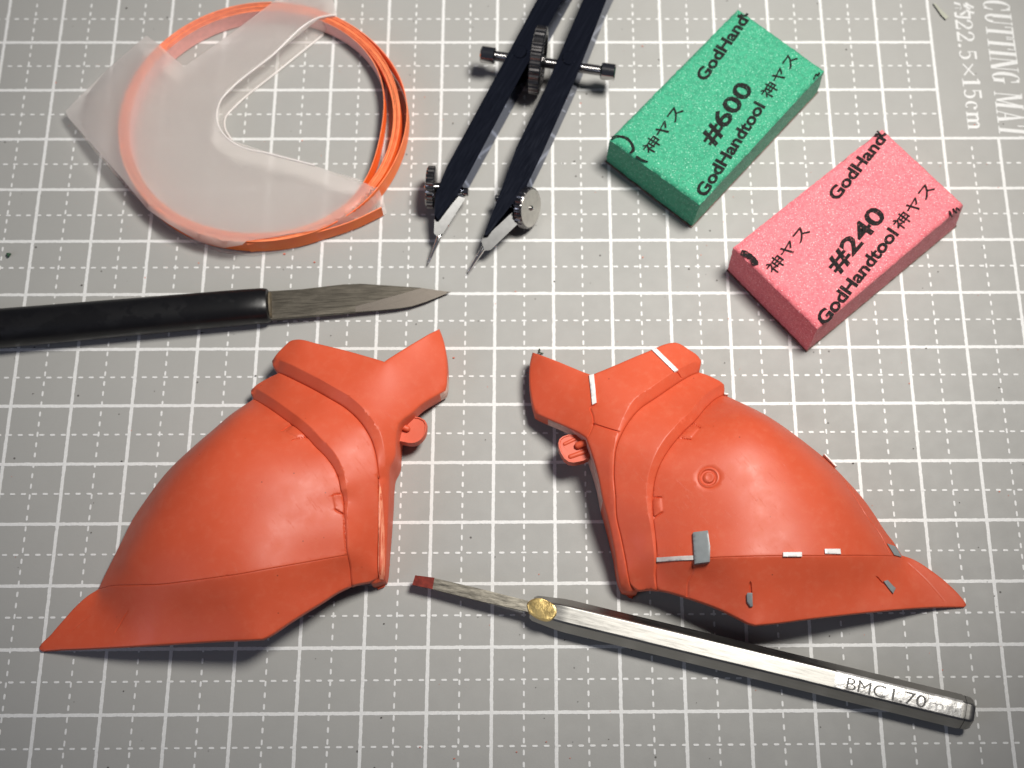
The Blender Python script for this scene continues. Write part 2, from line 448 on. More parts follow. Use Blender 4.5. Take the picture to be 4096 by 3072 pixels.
def panel(name, outline, inner, mat, parent, grooves=(), bevel=None, wall=.12, zfoot=None, rnd=.03, step=.05, rings=(), raised=(), worn=None):
    """one panel of a moulded shell.  outline: list of 3-D polylines joined end to end (sharp where they meet);
    inner: 3-D control points; bevel = (polyline, stations, depths, widths): the strip along a border that slopes down;
    grooves = [(polyline, half width, depth)]; rings = [(cx, cy, [(r, dz)...])]"""
    O = []
    for seg in outline:
        s = spline(seg, .05) if len(seg) > 2 else np.array([np.array(seg[0])+(np.array(seg[1])-np.array(seg[0]))*t for t in np.linspace(0, 1, max(2, int(math.dist(seg[0], seg[1])/.05)))])
        O += list(s[:-1]) if math.dist(s[-1], outline[(outline.index(seg)+1) % len(outline)][0]) < .02 else list(s)
    O = np.array(O)
    area2 = (O[:, 0]*np.roll(O[:, 1], -1)-np.roll(O[:, 0], -1)*O[:, 1]).sum()
    if area2 < 0: O = O[::-1].copy()
    kp = [0]
    for i in range(1, len(O)):
        if math.dist(O[i][:2], O[kp[-1]][:2]) > .012: kp.append(i)
    if math.dist(O[kp[-1]][:2], O[0][:2]) < .012: kp.pop()
    O = O[kp]
    O2 = O[:, :2]; ctrl = O[::3].copy()
    def bev(P):
        if bevel is None: return np.zeros(len(P))
        L, kt, kd, kw = bevel; d, t = seg_dist(P, L[:, :2]); w = np.interp(t, kt, kw)
        return np.interp(t, kt, kd)*np.clip(1-d/np.maximum(w, 1e-4), 0, 1)
    ctrl[:, 2] += bev(ctrl[:, :2])
    f = tps(list(ctrl)+list(inner), len(ctrl))
    lo, hi = O2.min(0), O2.max(0)
    gx, gy = np.meshgrid(np.arange(lo[0], hi[0], step), np.arange(lo[1], hi[1], step)); G = np.c_[gx.ravel(), gy.ravel()]
    G = G[inside(G, O2)]; d, _ = seg_dist(G, O2, True); G = G[d > rnd*1.6]
    feats = []
    if bevel is not None:
        L, kt, kd, kw = bevel
        t = np.linspace(0, 1, len(L)); w = np.interp(t, kt, kw)[:, None]
        for sg in (1, -1):
            for k in (.93, 1.0, 1.07, 1.2):
                dd = np.gradient(L[:, :2], axis=0); dd /= np.maximum(np.linalg.norm(dd, axis=1), 1e-9)[:, None]
                feats.append((L[:, :2]+np.c_[-dd[:, 1], dd[:, 0]]*w*sg*k, None))
    for (L, hw, dep) in grooves:
        L = spline(L, .03) if len(L) > 2 else np.array([np.array(L[0])+(np.array(L[1])-np.array(L[0]))*t for t in np.linspace(0, 1, max(3, int(math.dist(L[0], L[1])/.03)))])
        for r_ in offset_rows(L[:, :2], (-2*hw, -hw, -.4*hw, .4*hw, hw, 2*hw), False): feats.append((r_, None))
    for (poly, h, bw) in raised:
        pl = np.array(poly)[:, :2]; pe = np.vstack([a+(b-a)*np.linspace(0, 1, 12)[:-1, None] for a, b in zip(pl, np.roll(pl, -1, 0))])
        for r_ in offset_rows(pe, (-.004, .0, bw, -bw), True): feats.append((r_, None))
    for (cx, cy, prof) in rings:
        for r_, _ in prof:
            k = max(12, int(2*PI*r_/.035)); a = np.arange(k)*2*PI/k
            feats.append((np.c_[cx+r_*np.cos(a), cy+r_*np.sin(a)], None))
    F2 = np.vstack([q for q, _ in feats]) if feats else np.zeros((0, 2))
    if len(F2):
        F2 = F2[inside(F2, O2)]; d, _ = seg_dist(F2, O2, True); F2 = F2[d > rnd*1.15]
        # drop plain grid points that crowd the feature rows
        cell = {}
        for p in F2: cell.setdefault((int(p[0]//.03), int(p[1]//.03)), []).append(p)
        keep = np.ones(len(G), bool)
        for i, p in enumerate(G):
            cx, cy = int(p[0]//.03), int(p[1]//.03)
            for a in (-1, 0, 1):
                for b in (-1, 0, 1):
                    for q in cell.get((cx+a, cy+b), ()):
                        if (q[0]-p[0])**2+(q[1]-p[1])**2 < .025**2: keep[i] = False
        G = G[keep]
    rows = []
    for o in (.25, .6, 1.0):
        r_ = offset_rows(O2, (rnd*o,), True)[0]; r_ = r_[inside(r_, O2)]; d, _ = seg_dist(r_, O2, True); rows.append(r_[d > rnd*o*.93])
    P = np.vstack([O2, *rows, G, F2]); n0 = len(O2)
    res = delaunay_2d_cdt([Vector(p) for p in P], [], [list(range(n0))], 1, 1e-5)
    Q = np.array([tuple(v) for v in res[0]]); faces = res[2]; orig = res[3]
    z = f(Q)-bev(Q); d, _ = seg_dist(Q, O2, True)
    q = np.clip(d/rnd, 0, 1); z -= rnd*.8*(1-np.sqrt(np.clip(1-(1-q)**2, 0, 1)))
    for (L, hw, dep) in grooves:
        L = spline(L, .03) if len(L) > 2 else np.array(L)
        dg, t = seg_dist(Q, L[:, :2]); z -= dep*np.clip(1.25-1.25*dg/hw, 0, 1)
    for (cx, cy, prof) in rings:
        rr = np.hypot(Q[:, 0]-cx, Q[:, 1]-cy); pr = sorted(prof); z += np.interp(rr, [a for a, _ in pr], [b for _, b in pr], right=0)
    for (poly, h, bw) in raised:
        pl = np.array(poly)[:, :2]; ins = inside(Q, pl); dd, _ = seg_dist(Q, pl, True)
        z += h*np.clip(np.where(ins, dd, 0)/bw, 0, 1)
    used = sorted({i for fc in faces for i in fc}); V = [(Q[i, 0], Q[i, 1], z[i]) for i in range(len(Q))]
    # walls down from the outline, then a turned-in lower lip so the shell has thickness
    edge = {}
    for fc in faces:
        k = len(fc)
        for i in range(k): e = (fc[i], fc[(i+1) % k]); edge[e] = 1
    bnd = [(a, b) for (a, b) in edge if (b, a) not in edge]
    nxt = {a: b for a, b in bnd}; FF = [tuple(fc) for fc in faces]; low = {}
    for a in nxt:
        x, y, zz = V[a]; zb = zfoot(x, y, zz) if zfoot else zz-wall
        zb = max(.008, min(zb, zz-.02)); low[a] = len(V); V.append((x, y, zb))
    low2 = {}
    ctr = O2.mean(0)
    prv = {b: a for a, b in nxt.items()}
    for a in nxt:
        x, y, zz = V[a]; pa = np.array(V[prv.get(a, a)][:2]); pb = np.array(V[nxt[a]][:2]); t = pb-pa; t /= max(np.linalg.norm(t), 1e-9)
        nin = np.array([-t[1], t[0]])*.10; low2[a] = len(V); V.append((x+nin[0], y+nin[1], V[low[a]][2]+.01))
    for a, b in nxt.items():
        if b not in low: print('branch', name, V[b]); continue
        FF.append((b, a, low[a], low[b])); FF.append((low[b], low[a], low2[a], low2[b]))
    fm = [0]*len(faces)+[1 if (worn and worn(*V[f_[0]][:2])) else 0 for f_ in FF[len(faces):]]
    o = mesh_obj(name, V, FF, mat, parent, True, sharp=48, mats=[mat, RED_WORN] if worn else None, fm=fm if worn else None)
    return o, (lambda x, y: float(f(np.array([[x, y]]))[0]-bev(np.array([[x, y]]))[0])), O
def dome_points(A, B, bulge, sc=.60):
    """control points of a shell that rises steeply from edge A, crests at fraction sc and runs down to border B"""
    A = spline(A, .03); B = spline(B, .03); out = []
    for t in (.16, .32, .48, .64, .8, .93):
        a, b = A[int(t*(len(A)-1))], B[int(t*(len(B)-1))]; zc_ = b[2]+bulge*t**1.5
        for q in (.13, .30, .46, .60, .74, .88):
            z = a[2]+(zc_-a[2])*(1-(1-q/sc)**2)**.72 if q < sc else zc_-(zc_-b[2])*((q-sc)/(1-sc))**1.6
            out.append((a[0]+(b[0]-a[0])*q, a[1]+(b[1]-a[1])*q, z))
    return out
def plate(name, quad, zs, mat, parent, h=.03, sink=.05, bevel=.008):
    """small styrene plate glued on a surface and following it; zs gives the surface height"""
    q = np.array(quad)[:, :2]; per = []
    for a_, b_ in zip(q, np.roll(q, -1, 0)):
        k = max(2, int(np.linalg.norm(b_-a_)/.06)); per += [a_+(b_-a_)*i/k for i in range(k)]
    per = np.array(per); lo, hi = per.min(0), per.max(0)
    gx, gy = np.meshgrid(np.arange(lo[0], hi[0], .05), np.arange(lo[1], hi[1], .05)); G = np.c_[gx.ravel(), gy.ravel()]
    G = G[inside(G, per)]; d, _ = seg_dist(G, per, True) if len(G) else (np.zeros(0), 0); G = G[d > .022]
    c_ = per.mean(0); dirs = c_-per; ln = np.linalg.norm(dirs, axis=1)[:, None]; inn = per+dirs/np.maximum(ln, 1e-6)*bevel
    P = np.vstack([per, inn, G]); n = len(per)
    res = delaunay_2d_cdt([Vector(p) for p in P], [], [list(range(n))], 1, 1e-6)
    Q = np.array([tuple(v) for v in res[0]]); d, _ = seg_dist(Q, per, True); F = [tuple(f) for f in res[2]]
    V = [(x, y, zs(x, y)+h-(bevel*.6 if dd < 1e-5 else 0)) for (x, y), dd in zip(Q, d)]
    edge = {(f[i], f[(i+1) % len(f)]) for f in F for i in range(len(f))}; low = {}
    for a_, b_ in [e for e in edge if (e[1], e[0]) not in edge]:
        for v in (a_, b_):
            if v not in low: low[v] = len(V); V.append((V[v][0], V[v][1], V[v][2]-h-sink))
        F.append((b_, a_, low[a_], low[b_]))
    return mesh_obj(name, V, F, mat, parent, True, sharp=45)

# ------------------------------------------------ left armour part
LA = empty('armour_part', (2.642,-9.125,0), 'plain orange-red moulded armour shell on the left, with no white strips on it', 'model part')
cb = [(3.465,-6.598,0.52),(3.63,-6.696,0.62),(3.802,-6.807,0.72),(4.095,-6.992,0.85),(4.418,-7.209,0.98),(4.672,-7.376,1.02),(4.845,-7.533,1.06),(5.001,-7.722,1.1),(5.117,-7.915,1.075),(5.185,-8.106,1.05),(5.23,-8.33,1.025),(5.25,-8.52,1),(5.236,-8.461,0.98),(5.254,-8.697,0.94),(5.255,-8.831,0.9),(5.246,-9.224,0.74),(5.23,-9.618,0.58),(5.23,-9.886,0.5),(5.23,-9.972,0.42)]
col_top = [(3.387,-6.481,0.5),(3.371,-6.395,0.532),(3.423,-6.327,0.564),(3.561,-6.18,0.596),(3.678,-6.085,0.628),(3.73,-6.08,0.66),(3.798,-6.087,0.7),(3.898,-6.111,0.74),(4.106,-6.184,0.78),(4.348,-6.26,0.823),(4.687,-6.365,0.865),(5.025,-6.482,0.907),(5.262,-6.57,0.95)]
col_horn = [(5.262,-6.57,0.95),(5.442,-6.4,0.85),(5.657,-6.21,0.75),(5.876,-6.027,0.653),(6.04,-5.882,0.557),(6.099,-5.826,0.46)]
col_horn2 = [(6.099,-5.826,0.46),(6.162,-5.992,0.46),(6.207,-6.172,0.46),(6.237,-6.405,0.46),(6.245,-6.618,0.46),(6.24,-6.812,0.46),(6.222,-6.9,0.46)]
col_low = [(6.222,-6.9,0.46),(6.09,-7.015,0.54),(5.967,-7.119,0.62),(5.845,-7.237,0.7),(5.726,-7.388,0.773),(5.607,-7.513,0.847),(5.536,-7.609,0.92)]
col_side = [(5.536,-7.609,0.92),(5.51,-7.731,0.907),(5.498,-7.911,0.893),(5.486,-8.157,0.88),(5.413,-8.326,0.86),(5.401,-8.454,0.793),(5.396,-8.787,0.727),(5.382,-9.206,0.66),(5.364,-9.614,0.56),(5.349,-9.921,0.46),(5.334,-10.001,0.36)]
col_foot = [(5.334,-10.001,0.36),(5.261,-10.031,0.33),(5.146,-10.06,0.3),(5.112,-10.048,0.33),(5.112,-10.017,0.36),(5.154,-9.999,0.39),(5.23,-9.972,0.42)]
cbL = spline(cb, .05)
def low_side(x, y, z):
    if x > 5.3 and y < -7.6: return .03
    return max(.03, z-.34)
_, zcf, _o = panel('collar', [cb[::-1], [cb[0], col_top[0]], col_top, col_horn, col_horn2, col_low, col_side, col_foot],
      [],
      RED, LA, bevel=(cbL, [0, .50, .62, .72, 1], [.17, .16, .07, .03, .03], [.17, .17, .11, .035, .03]), zfoot=low_side, rnd=.035, wall=.3, worn=lambda x, y: (x > 6.15 and -7.4 < y < -6.6) or (x < 3.0 and y > -7.0))
bb = [(3.056,-6.978,0.3),(3.288,-7.171,0.57),(3.6,-7.432,0.84),(3.818,-7.615,0.96),(3.966,-7.745,1.08),(4.122,-7.889,1.113),(4.263,-8.049,1.147),(4.451,-8.24,1.18),(4.601,-8.451,1.173),(4.671,-8.627,1.167),(4.709,-8.787,1.16),(4.712,-8.79,1.14),(4.757,-9.103,1.08),(4.786,-9.429,1.02),(4.81,-9.718,0.93),(4.833,-9.867,0.765),(4.843,-10.132,0.6)]
b_end = [(3.463,-6.623,0.5),(3.341,-6.647,0.42),(3.084,-6.777,0.34),(3.023,-6.843,0.327),(3.02,-6.891,0.313),(3.056,-6.978,0.3)]
b_bot = [(4.843,-10.132,0.6),(4.977,-10.08,0.52),(5.119,-10.037,0.44),(5.23,-9.972,0.42)]
bbL = spline(bb, .05)
panel('band', [cb, b_bot[::-1], bb[::-1], b_end[::-1]], [],
      RED, LA, bevel=(bbL, [0, .5, .64, .75, 1], [.15, .13, .07, .04, .03], [.15, .14, .09, .04, .03]), wall=.12, rnd=.018)
sil = [(3.05,-7.004,0.3),(2.721,-7.196,0.2),(2.382,-7.506,0.175),(2.013,-7.85,0.15),(1.688,-8.214,0.14),(1.439,-8.593,0.13),(1.228,-8.968,0.124),(1.087,-9.322,0.118),(0.975,-9.602,0.112),(0.864,-9.88,0.106),(0.796,-10.07,0.1)]
seam = [(0.796,-10.07,0.1),(1.129,-10.087,0.46),(1.576,-10.147,0.82),(2.047,-10.186,1.08),(2.552,-10.172,1.27),(3.024,-10.129,1.36),(3.349,-10.086,1.38),(3.661,-10.02,1.34),(4.175,-9.885,1.15),(4.81,-9.718,0.93)]
bbD = bb[:-2]
hook1 = [(3.859,-7.645,1),(3.801,-7.695,0.975),(3.737,-7.771,0.95)]
hook2 = [(4.12,-7.894,1.1),(4.057,-7.913,1.093),(3.993,-7.93,1.087),(3.922,-7.958,1.08)]
hook3 = [(4.569,-8.847,1.28),(4.643,-8.82,1.23),(4.718,-8.801,1.18)]
hook4 = [(4.623,-9.059,1.25),(4.733,-9.115,1.185),(4.777,-9.12,1.12)]
gl5 = [(4.75,-9.139,1.14),(4.769,-9.438,1.06),(4.798,-9.715,0.98)]
panel('dome', [sil, seam, bbD[::-1]], dome_points(sil, bbD, .46),
      RED, LA, grooves=[(hook1, .016, .03), (hook2, .016, .03), (hook3, .014, .022), (hook4, .016, .03), (gl5, .014, .022)], raised=[([(3.865,-7.662,1.03),(3.973,-7.738,1.03),(4.094,-7.86,1.03),(3.982,-7.91,1.03),(3.785,-7.799,1.03)], .014, .02), ([(4.567,-8.826,1.2),(4.735,-8.813,1.2),(4.78,-9.133,1.2),(4.735,-9.115,1.2),(4.615,-9.047,1.2)], .014, .02)], rnd=.018, wall=.12)
sk_low = [(0.009,-11.033,0.07),(0.218,-11.027,0.14),(0.855,-11.032,0.34),(1.587,-11.034,0.56),(2.284,-11.019,0.7),(2.973,-11.004,0.84),(3.475,-10.996,0.9),(3.589,-10.987,0.9)]
sk_r = [(3.589,-10.987,0.9),(3.663,-10.951,0.87),(3.783,-10.868,0.84),(3.935,-10.749,0.81),(4.152,-10.597,0.78),(4.431,-10.405,0.72),(4.648,-10.244,0.66),(4.843,-10.132,0.6)]
sk_l = [(0.796,-10.07,0.1),(0.682,-10.137,0.095),(0.493,-10.308,0.09),(0.31,-10.528,0.08),(0.13,-10.763,0.07),(-0.032,-10.997,0.06),(0.009,-11.033,0.07)]
seamS = seam
panel('skirt', [sk_l, sk_low, sk_r, [bb[-1], bb[-2], bb[-3]], seamS[::-1]], [(1.235,-10.588,0.42),(1.799,-10.612,0.75),(2.365,-10.601,0.9),(2.917,-10.591,1.02),(3.593,-10.528,1.07),(4.128,-10.269,0.9)],
      RED, LA, grooves=[([(1.449,-10.516,0.8),(1.378,-10.599,0.733),(1.323,-10.682,0.667),(1.254,-10.791,0.6)], .012, .014), ([(0.734,-10.523,0.35),(0.615,-10.615,0.275),(0.482,-10.733,0.2)], .010, .008)], step=.042, rnd=.02, wall=.10)
SANDED_SHEEN = M('sanded_red_sheen'); _c = SANDED_SHEEN.co((40, 3, 3), (0, 0, R(3)))  # sanding streaks, with the facet's sheen painted in as paler colour
SANDED_SHEEN.set(base=SANDED_SHEEN.mix(SANDED_SHEEN.ramp(SANDED_SHEEN.noise(1.4, 5, .7, _c), [(.35, 0), (.65, 1)]), c4(.62, .10, .045), c4(.86, .36, .22)), rough=.42, normal=SANDED_SHEEN.bump(SANDED_SHEEN.noise(1.4, 4, .6, _c), .4, .006)); SANDED_SHEEN = SANDED_SHEEN.m
plate('sanded_sheen_facet', [(5.262,-8.642,0.95),(5.284,-8.645,0.95),(5.314,-8.891,0.85),(5.332,-9.22,0.72),(5.342,-9.622,0.6),(5.337,-9.929,0.5),(5.309,-9.997,0.45),(5.253,-9.997,0.45),(5.239,-9.886,0.5),(5.248,-9.219,0.72)], zcf, SANDED_SHEEN, LA, .004, .03, .004)['label'] = 'sanded strip along the spine, its sheen painted paler'
# hinge tab
tb = [(5.451,-7.793,0.5),(5.469,-7.605,0.5),(5.506,-7.467,0.5),(5.586,-7.399,0.5),(5.69,-7.316,0.5),(5.708,-7.347,0.5),(5.815,-7.37,0.5),(5.898,-7.414,0.5),(5.936,-7.478,0.5),(5.935,-7.564,0.5),(5.905,-7.675,0.5),(5.842,-7.76,0.5),(5.753,-7.811,0.5),(5.647,-7.816,0.5),(5.516,-7.785,0.5)]
tabc = np.array(tb)[:, :2].mean(0)
def scale_poly(P, k, z): c = np.array(P)[:, :2].mean(0); return [(c[0]+(p[0]-c[0])*k, c[1]+(p[1]-c[1])*k, z) for p in P]
TB = [tuple(p) for p in spline(tb, .05, True)]
def rimmed(TB, z, dp, bm=None):
    return loft_bm([scale_poly(TB, 1, z-.18), scale_poly(TB, 1, z-.03), scale_poly(TB, .97, z), scale_poly(TB, .90, z), scale_poly(TB, .87, z-dp), scale_poly(TB, .3, z-dp)], bm)
tab = bm_obj('hinge_tab', rimmed(TB, .50, .025), RED, LA, sharp=60)
def capsule(a, b, r, n=14):
    a, b = Vector(a), Vector(b); d = (b-a).normalized(); L = (b-a).length; prof = []
    for i in range(6): t = PI/2*i/6; prof.append((-r*math.cos(t), r*math.sin(t)+1e-4))
    prof.append((0, r)); prof.append((L, r))
    for i in range(1, 7): t = PI/2*i/6; prof.append((L+r*math.sin(t), r*math.cos(t)+1e-4))
    return lathe_bm(a, d, prof, n)
pg = bm_obj('peg', capsule((5.478,-7.52,0.53), (5.622,-7.574,0.51), .052), RED, tab, sharp=None)

# ------------------------------------------------ right armour part
RA = empty('armour_part', (11.049,-8.671,0), 'orange-red moulded armour shell on the right, patched with white strips and grey chips', 'model part')
rcb = [(10.374,-6.625,0.52),(10.235,-6.71,0.62),(10.079,-6.827,0.72),(9.871,-7.002,0.85),(9.592,-7.234,0.98),(9.357,-7.412,1.03),(9.205,-7.588,1.08),(9.054,-7.836,1.1),(8.994,-7.967,1.12),(8.949,-8.107,1.09),(8.922,-8.345,1.06),(8.917,-8.495,1.01),(8.936,-8.808,0.96),(8.955,-9.137,0.84),(9.025,-9.434,0.73),(9.095,-9.78,0.62),(9.141,-10.033,0.53),(9.169,-10.112,0.44),(9.217,-10.16,0.4)]
r_top = [(10.374,-6.625,0.52),(10.4,-6.519,0.52),(10.412,-6.423,0.55),(10.37,-6.354,0.58),(10.22,-6.258,0.61),(10.062,-6.161,0.64),(9.993,-6.148,0.667),(9.915,-6.164,0.693),(9.812,-6.2,0.72),(9.585,-6.327,0.8),(9.296,-6.472,0.86),(8.96,-6.642,0.92),(8.638,-6.785,0.935),(8.597,-6.804,0.95)]
r_horn = [(8.597,-6.804,0.95),(8.558,-6.775,0.887),(8.373,-6.675,0.823),(8.145,-6.549,0.76),(7.865,-6.396,0.667),(7.708,-6.3,0.573),(7.644,-6.257,0.48)]
r_horn2 = [(7.644,-6.257,0.48),(7.62,-6.333,0.477),(7.593,-6.492,0.473),(7.585,-6.704,0.47),(7.598,-6.896,0.467),(7.631,-7.106,0.463),(7.68,-7.296,0.46)]
r_low = [(7.68,-7.296,0.46),(7.812,-7.385,0.53),(7.976,-7.484,0.6),(8.233,-7.652,0.76),(8.376,-7.753,0.84),(8.488,-7.857,0.92)]
r_side = [(8.488,-7.857,0.92),(8.554,-8.055,0.92),(8.608,-8.232,0.9),(8.666,-8.453,0.86),(8.74,-8.852,0.81),(8.816,-9.149,0.76),(8.917,-9.614,0.6),(9.013,-10.116,0.38),(9.046,-10.18,0.34)]
r_foot = [(9.046,-10.18,0.34),(9.118,-10.201,0.32),(9.246,-10.214,0.3),(9.28,-10.2,0.325),(9.276,-10.175,0.35),(9.243,-10.164,0.375),(9.217,-10.16,0.4)]
rcbL = spline(rcb, .05)
def low_r(x, y, z):
    if x < 9.6 and y < -7.7: return .03
    if x < 10.5 and y < -8.5: return .03
    return max(.03, z-.30)
gY = [([(8.624,-7.349,1.08),(8.567,-7.36,1.087),(8.597,-7.505,1.093),(8.61,-7.659,1.1)], .016, .03), ([(8.61,-7.659,1.1),(8.815,-7.759,1.125),(9.047,-7.856,1.15)], .020, .035), ([(8.61,-7.667,1.1),(8.554,-7.794,1.05),(8.495,-7.887,1)], .013, .014), ([(9.955,-6.733,0.85),(10.014,-6.782,0.815),(10.061,-6.853,0.78)], .022, .035)]
zc2, fz, _ = panel('collar', [rcb, r_foot[::-1], r_side[::-1], r_low[::-1], r_horn2[::-1], r_horn[::-1], r_top[::-1]],
      [],
      RED_R, RA, bevel=(rcbL, [0, .30, .40, .5, 1], [.16, .15, .06, .022, .02], [.16, .16, .09, .03, .025]), zfoot=low_r, rnd=.035, grooves=gY, worn=lambda x, y: 7.9 < x < 8.75 and y < -6.9)
rbb = [(10.799,-6.935,0.3),(10.638,-7.06,0.45),(10.429,-7.305,0.72),(10.179,-7.648,1.02),(10.047,-7.784,1.08),(9.941,-7.91,1.14),(9.781,-8.111,1.15),(9.621,-8.376,1.16),(9.539,-8.607,1.11),(9.504,-8.845,1.06),(9.497,-9.024,1.03),(9.509,-9.21,1),(9.537,-9.447,0.92),(9.554,-9.723,0.87),(9.558,-9.823,0.82),(9.543,-9.975,0.71),(9.564,-10.223,0.6)]
r_end = [(10.374,-6.625,0.52),(10.486,-6.646,0.48),(10.622,-6.695,0.44),(10.758,-6.761,0.4),(10.794,-6.794,0.367),(10.804,-6.862,0.333),(10.799,-6.935,0.3)]
r_bbot = [(9.564,-10.223,0.6),(9.436,-10.202,0.533),(9.268,-10.197,0.467),(9.217,-10.16,0.4)]
rbbL = spline(rbb, .05)
panel('band', [rcb[::-1], r_end, rbb, r_bbot], [],
      RED_R, RA, bevel=(rbbL, [0, .4, .6, .75, 1], [.14, .13, .08, .05, .03], [.14, .14, .11, .06, .03]), wall=.12, rnd=.018)
rsil = [(10.807,-6.948,0.3),(11.135,-7.09,0.24),(11.46,-7.25,0.2),(11.811,-7.493,0.183),(12.158,-7.773,0.167),(12.433,-8.013,0.15),(12.7,-8.31,0.142),(12.995,-8.678,0.135),(13.153,-8.932,0.128),(13.293,-9.185,0.12),(13.371,-9.311,0.12),(13.403,-9.348,0.12),(13.464,-9.456,0.12),(13.539,-9.606,0.12)]
rseam = [(13.539,-9.606,0.12),(13.351,-9.656,0.36),(12.936,-9.735,0.76),(12.538,-9.78,1),(12.089,-9.827,1.2),(11.395,-9.853,1.34),(10.798,-9.86,1.34),(10.346,-9.854,1.24),(10.09,-9.855,1.14),(9.835,-9.836,1.02),(9.543,-9.796,0.82)]
rbbD = rbb[:-3]+[tuple(rseam[-1])]
dx, dy, _z = (10.348,-8.628,1.4)
rg = [([(10.178,-7.656,1.03),(10.214,-7.713,1.04),(10.275,-7.767,1.05)], .016, .03), ([(9.947,-7.93,1.15),(10.015,-7.963,1.175),(10.114,-7.989,1.2)], .017, .035), ([(9.501,-8.863,1.08),(9.626,-8.882,1.14)], .015, .03), ([(9.516,-9.177,1.03),(9.584,-9.14,1.075),(9.647,-9.108,1.12)], .015, .03),
      ([(12.69,-8.376,0.3),(12.686,-8.474,0.4),(12.804,-8.774,0.5),(12.914,-9.026,0.525),(13.086,-9.232,0.55),(13.163,-9.367,0.5),(13.206,-9.494,0.45),(13.263,-9.664,0.4)], .014, .016)]
_, fzd, _o = panel('dome', [rsil, rseam, rbbD[::-1]], dome_points(rsil, rbbD, .50),
      RED_R, RA, grooves=rg, raised=[([(10.177,-7.685,1.1),(10.261,-7.779,1.1),(10.122,-7.949,1.1),(10.023,-7.931,1.1),(9.964,-7.901,1.1)], .014, .02), ([(9.515,-8.873,1.1),(9.629,-8.878,1.1),(9.646,-9.103,1.1),(9.518,-9.189,1.1),(9.5,-9.17,1.1)], .014, .02)], rings=[(dx, dy, [(0, -.012), (.04, .006), (.075, .004), (.095, -.028), (.115, -.028), (.135, .0), (.150, .0), (.168, -.014), (.19, 0)])], rnd=.018, wall=.12)
rsk_r = [(13.539,-9.606,0.12),(13.657,-9.637,0.13),(13.792,-9.708,0.125),(13.991,-9.85,0.12),(14.223,-10.042,0.1),(14.418,-10.25,0.08),(14.491,-10.345,0.06),(14.507,-10.387,0.06),(14.468,-10.421,0.06)]
rsk_low = [(14.468,-10.421,0.06),(14.213,-10.427,0.12),(13.985,-10.439,0.18),(13.282,-10.522,0.46),(12.55,-10.616,0.64),(11.832,-10.719,0.82),(11.316,-10.791,0.87),(11.006,-10.824,0.92)]
rsk_c = [(11.006,-10.824,0.92),(10.906,-10.792,0.887),(10.82,-10.739,0.853),(10.498,-10.565,0.82),(10.045,-10.378,0.73),(9.719,-10.258,0.64),(9.561,-10.216,0.6)]
rg2 = [([(10.064,-9.917,1.2),(10.092,-9.97,1.1),(10.059,-10.067,1),(10.016,-10.156,0.9),(10.015,-10.247,0.8),(10.01,-10.346,0.7)], .018, .022), ([(10.927,-10.223,1.02),(10.933,-10.289,1),(10.94,-10.37,0.98)], .022, .05), ([(12.985,-10.052,0.82),(13.03,-10.092,0.79),(13.07,-10.129,0.76)], .018, .04),
       ([(13.613,-9.736,0.2),(13.877,-10.012,0.2),(14.133,-10.337,0.2)], .012, .006)]
_, fzs, _o = panel('skirt', [rsk_r, rsk_low, rsk_c, [tuple(rbb[-1]), tuple(rbb[-2]), tuple(rseam[-1])], rseam[::-1]],
      [(13.341,-10.09,0.38),(12.757,-10.171,0.64),(12.067,-10.268,0.9),(11.368,-10.307,1.04),(10.839,-10.31,1.07),(10.256,-10.123,0.9)],
      RED_R, RA, grooves=rg2, step=.042, rnd=.02, wall=.10)
rtb = [(8.527,-7.786,0.64),(8.498,-7.743,0.64),(8.446,-7.722,0.64),(8.365,-7.717,0.64),(8.3,-7.717,0.64),(8.21,-7.716,0.64),(8.12,-7.747,0.64),(8.068,-7.792,0.64),(8.048,-7.86,0.64),(8.057,-7.936,0.64),(8.093,-8.038,0.64),(8.141,-8.122,0.64),(8.214,-8.181,0.64),(8.294,-8.195,0.64),(8.392,-8.177,0.64),(8.53,-8.124,0.64)]
RTB = [tuple(p) for p in spline(rtb, .05, True)]
rtab = bm_obj('hinge_tab', rimmed(RTB, .64, .02), RED_R, RA, sharp=60)
bm_obj('peg', capsule((8.37,-7.91,0.66), (8.478,-7.875,0.7), .058), RED_R, rtab, sharp=None)
bm_obj('rib', capsule((8.155,-7.874,0.61), (8.316,-7.796,0.61), .032), RED_R, rtab, sharp=None)
bm_obj('rib', capsule((8.248,-8.084,0.61), (8.484,-8,0.61), .042), RED_R, rtab, sharp=None)
# patches of sheet styrene
plate('styrene_strip', [(8.551,-6.812,1),(8.629,-6.802,1),(8.661,-7.309,1.1),(8.593,-7.335,1.1)], fz, STYRENE, RA, .03)
plate('styrene_strip', [(9.581,-6.345,0.85),(9.658,-6.313,0.85),(10,-6.714,0.85),(9.926,-6.759,0.85)], fz, STYRENE, RA, .03)
plate('styrene_strip', [(9.547,-9.77,0.9),(10.081,-9.803,1.2),(10.078,-9.87,1.2),(9.548,-9.834,0.9)], fzd, STYRENE_G, RA, .02)['label'] = 'thin greyish strip beside the grey block'
plate('grey_chip', [(10.082,-9.467,1.3),(10.095,-9.455,1.3),(10.305,-9.445,1.3),(10.328,-9.694,1.3),(10.313,-9.926,1.3),(10.091,-9.938,1.3)], lambda x, y: fzd(x, y), GREY, RA, .06, .1, .012)['label'] = 'large grey rectangular block'
plate('styrene_strip', [(11.408,-9.805,1.3),(11.701,-9.794,1.3),(11.696,-9.865,1.3),(11.408,-9.871,1.3)], fzd, STYRENE, RA, .035)
plate('styrene_strip', [(12.068,-9.728,1.1),(12.329,-9.706,1.1),(12.334,-9.786,1.1),(12.069,-9.801,1.1)], fzd, STYRENE, RA, .035)
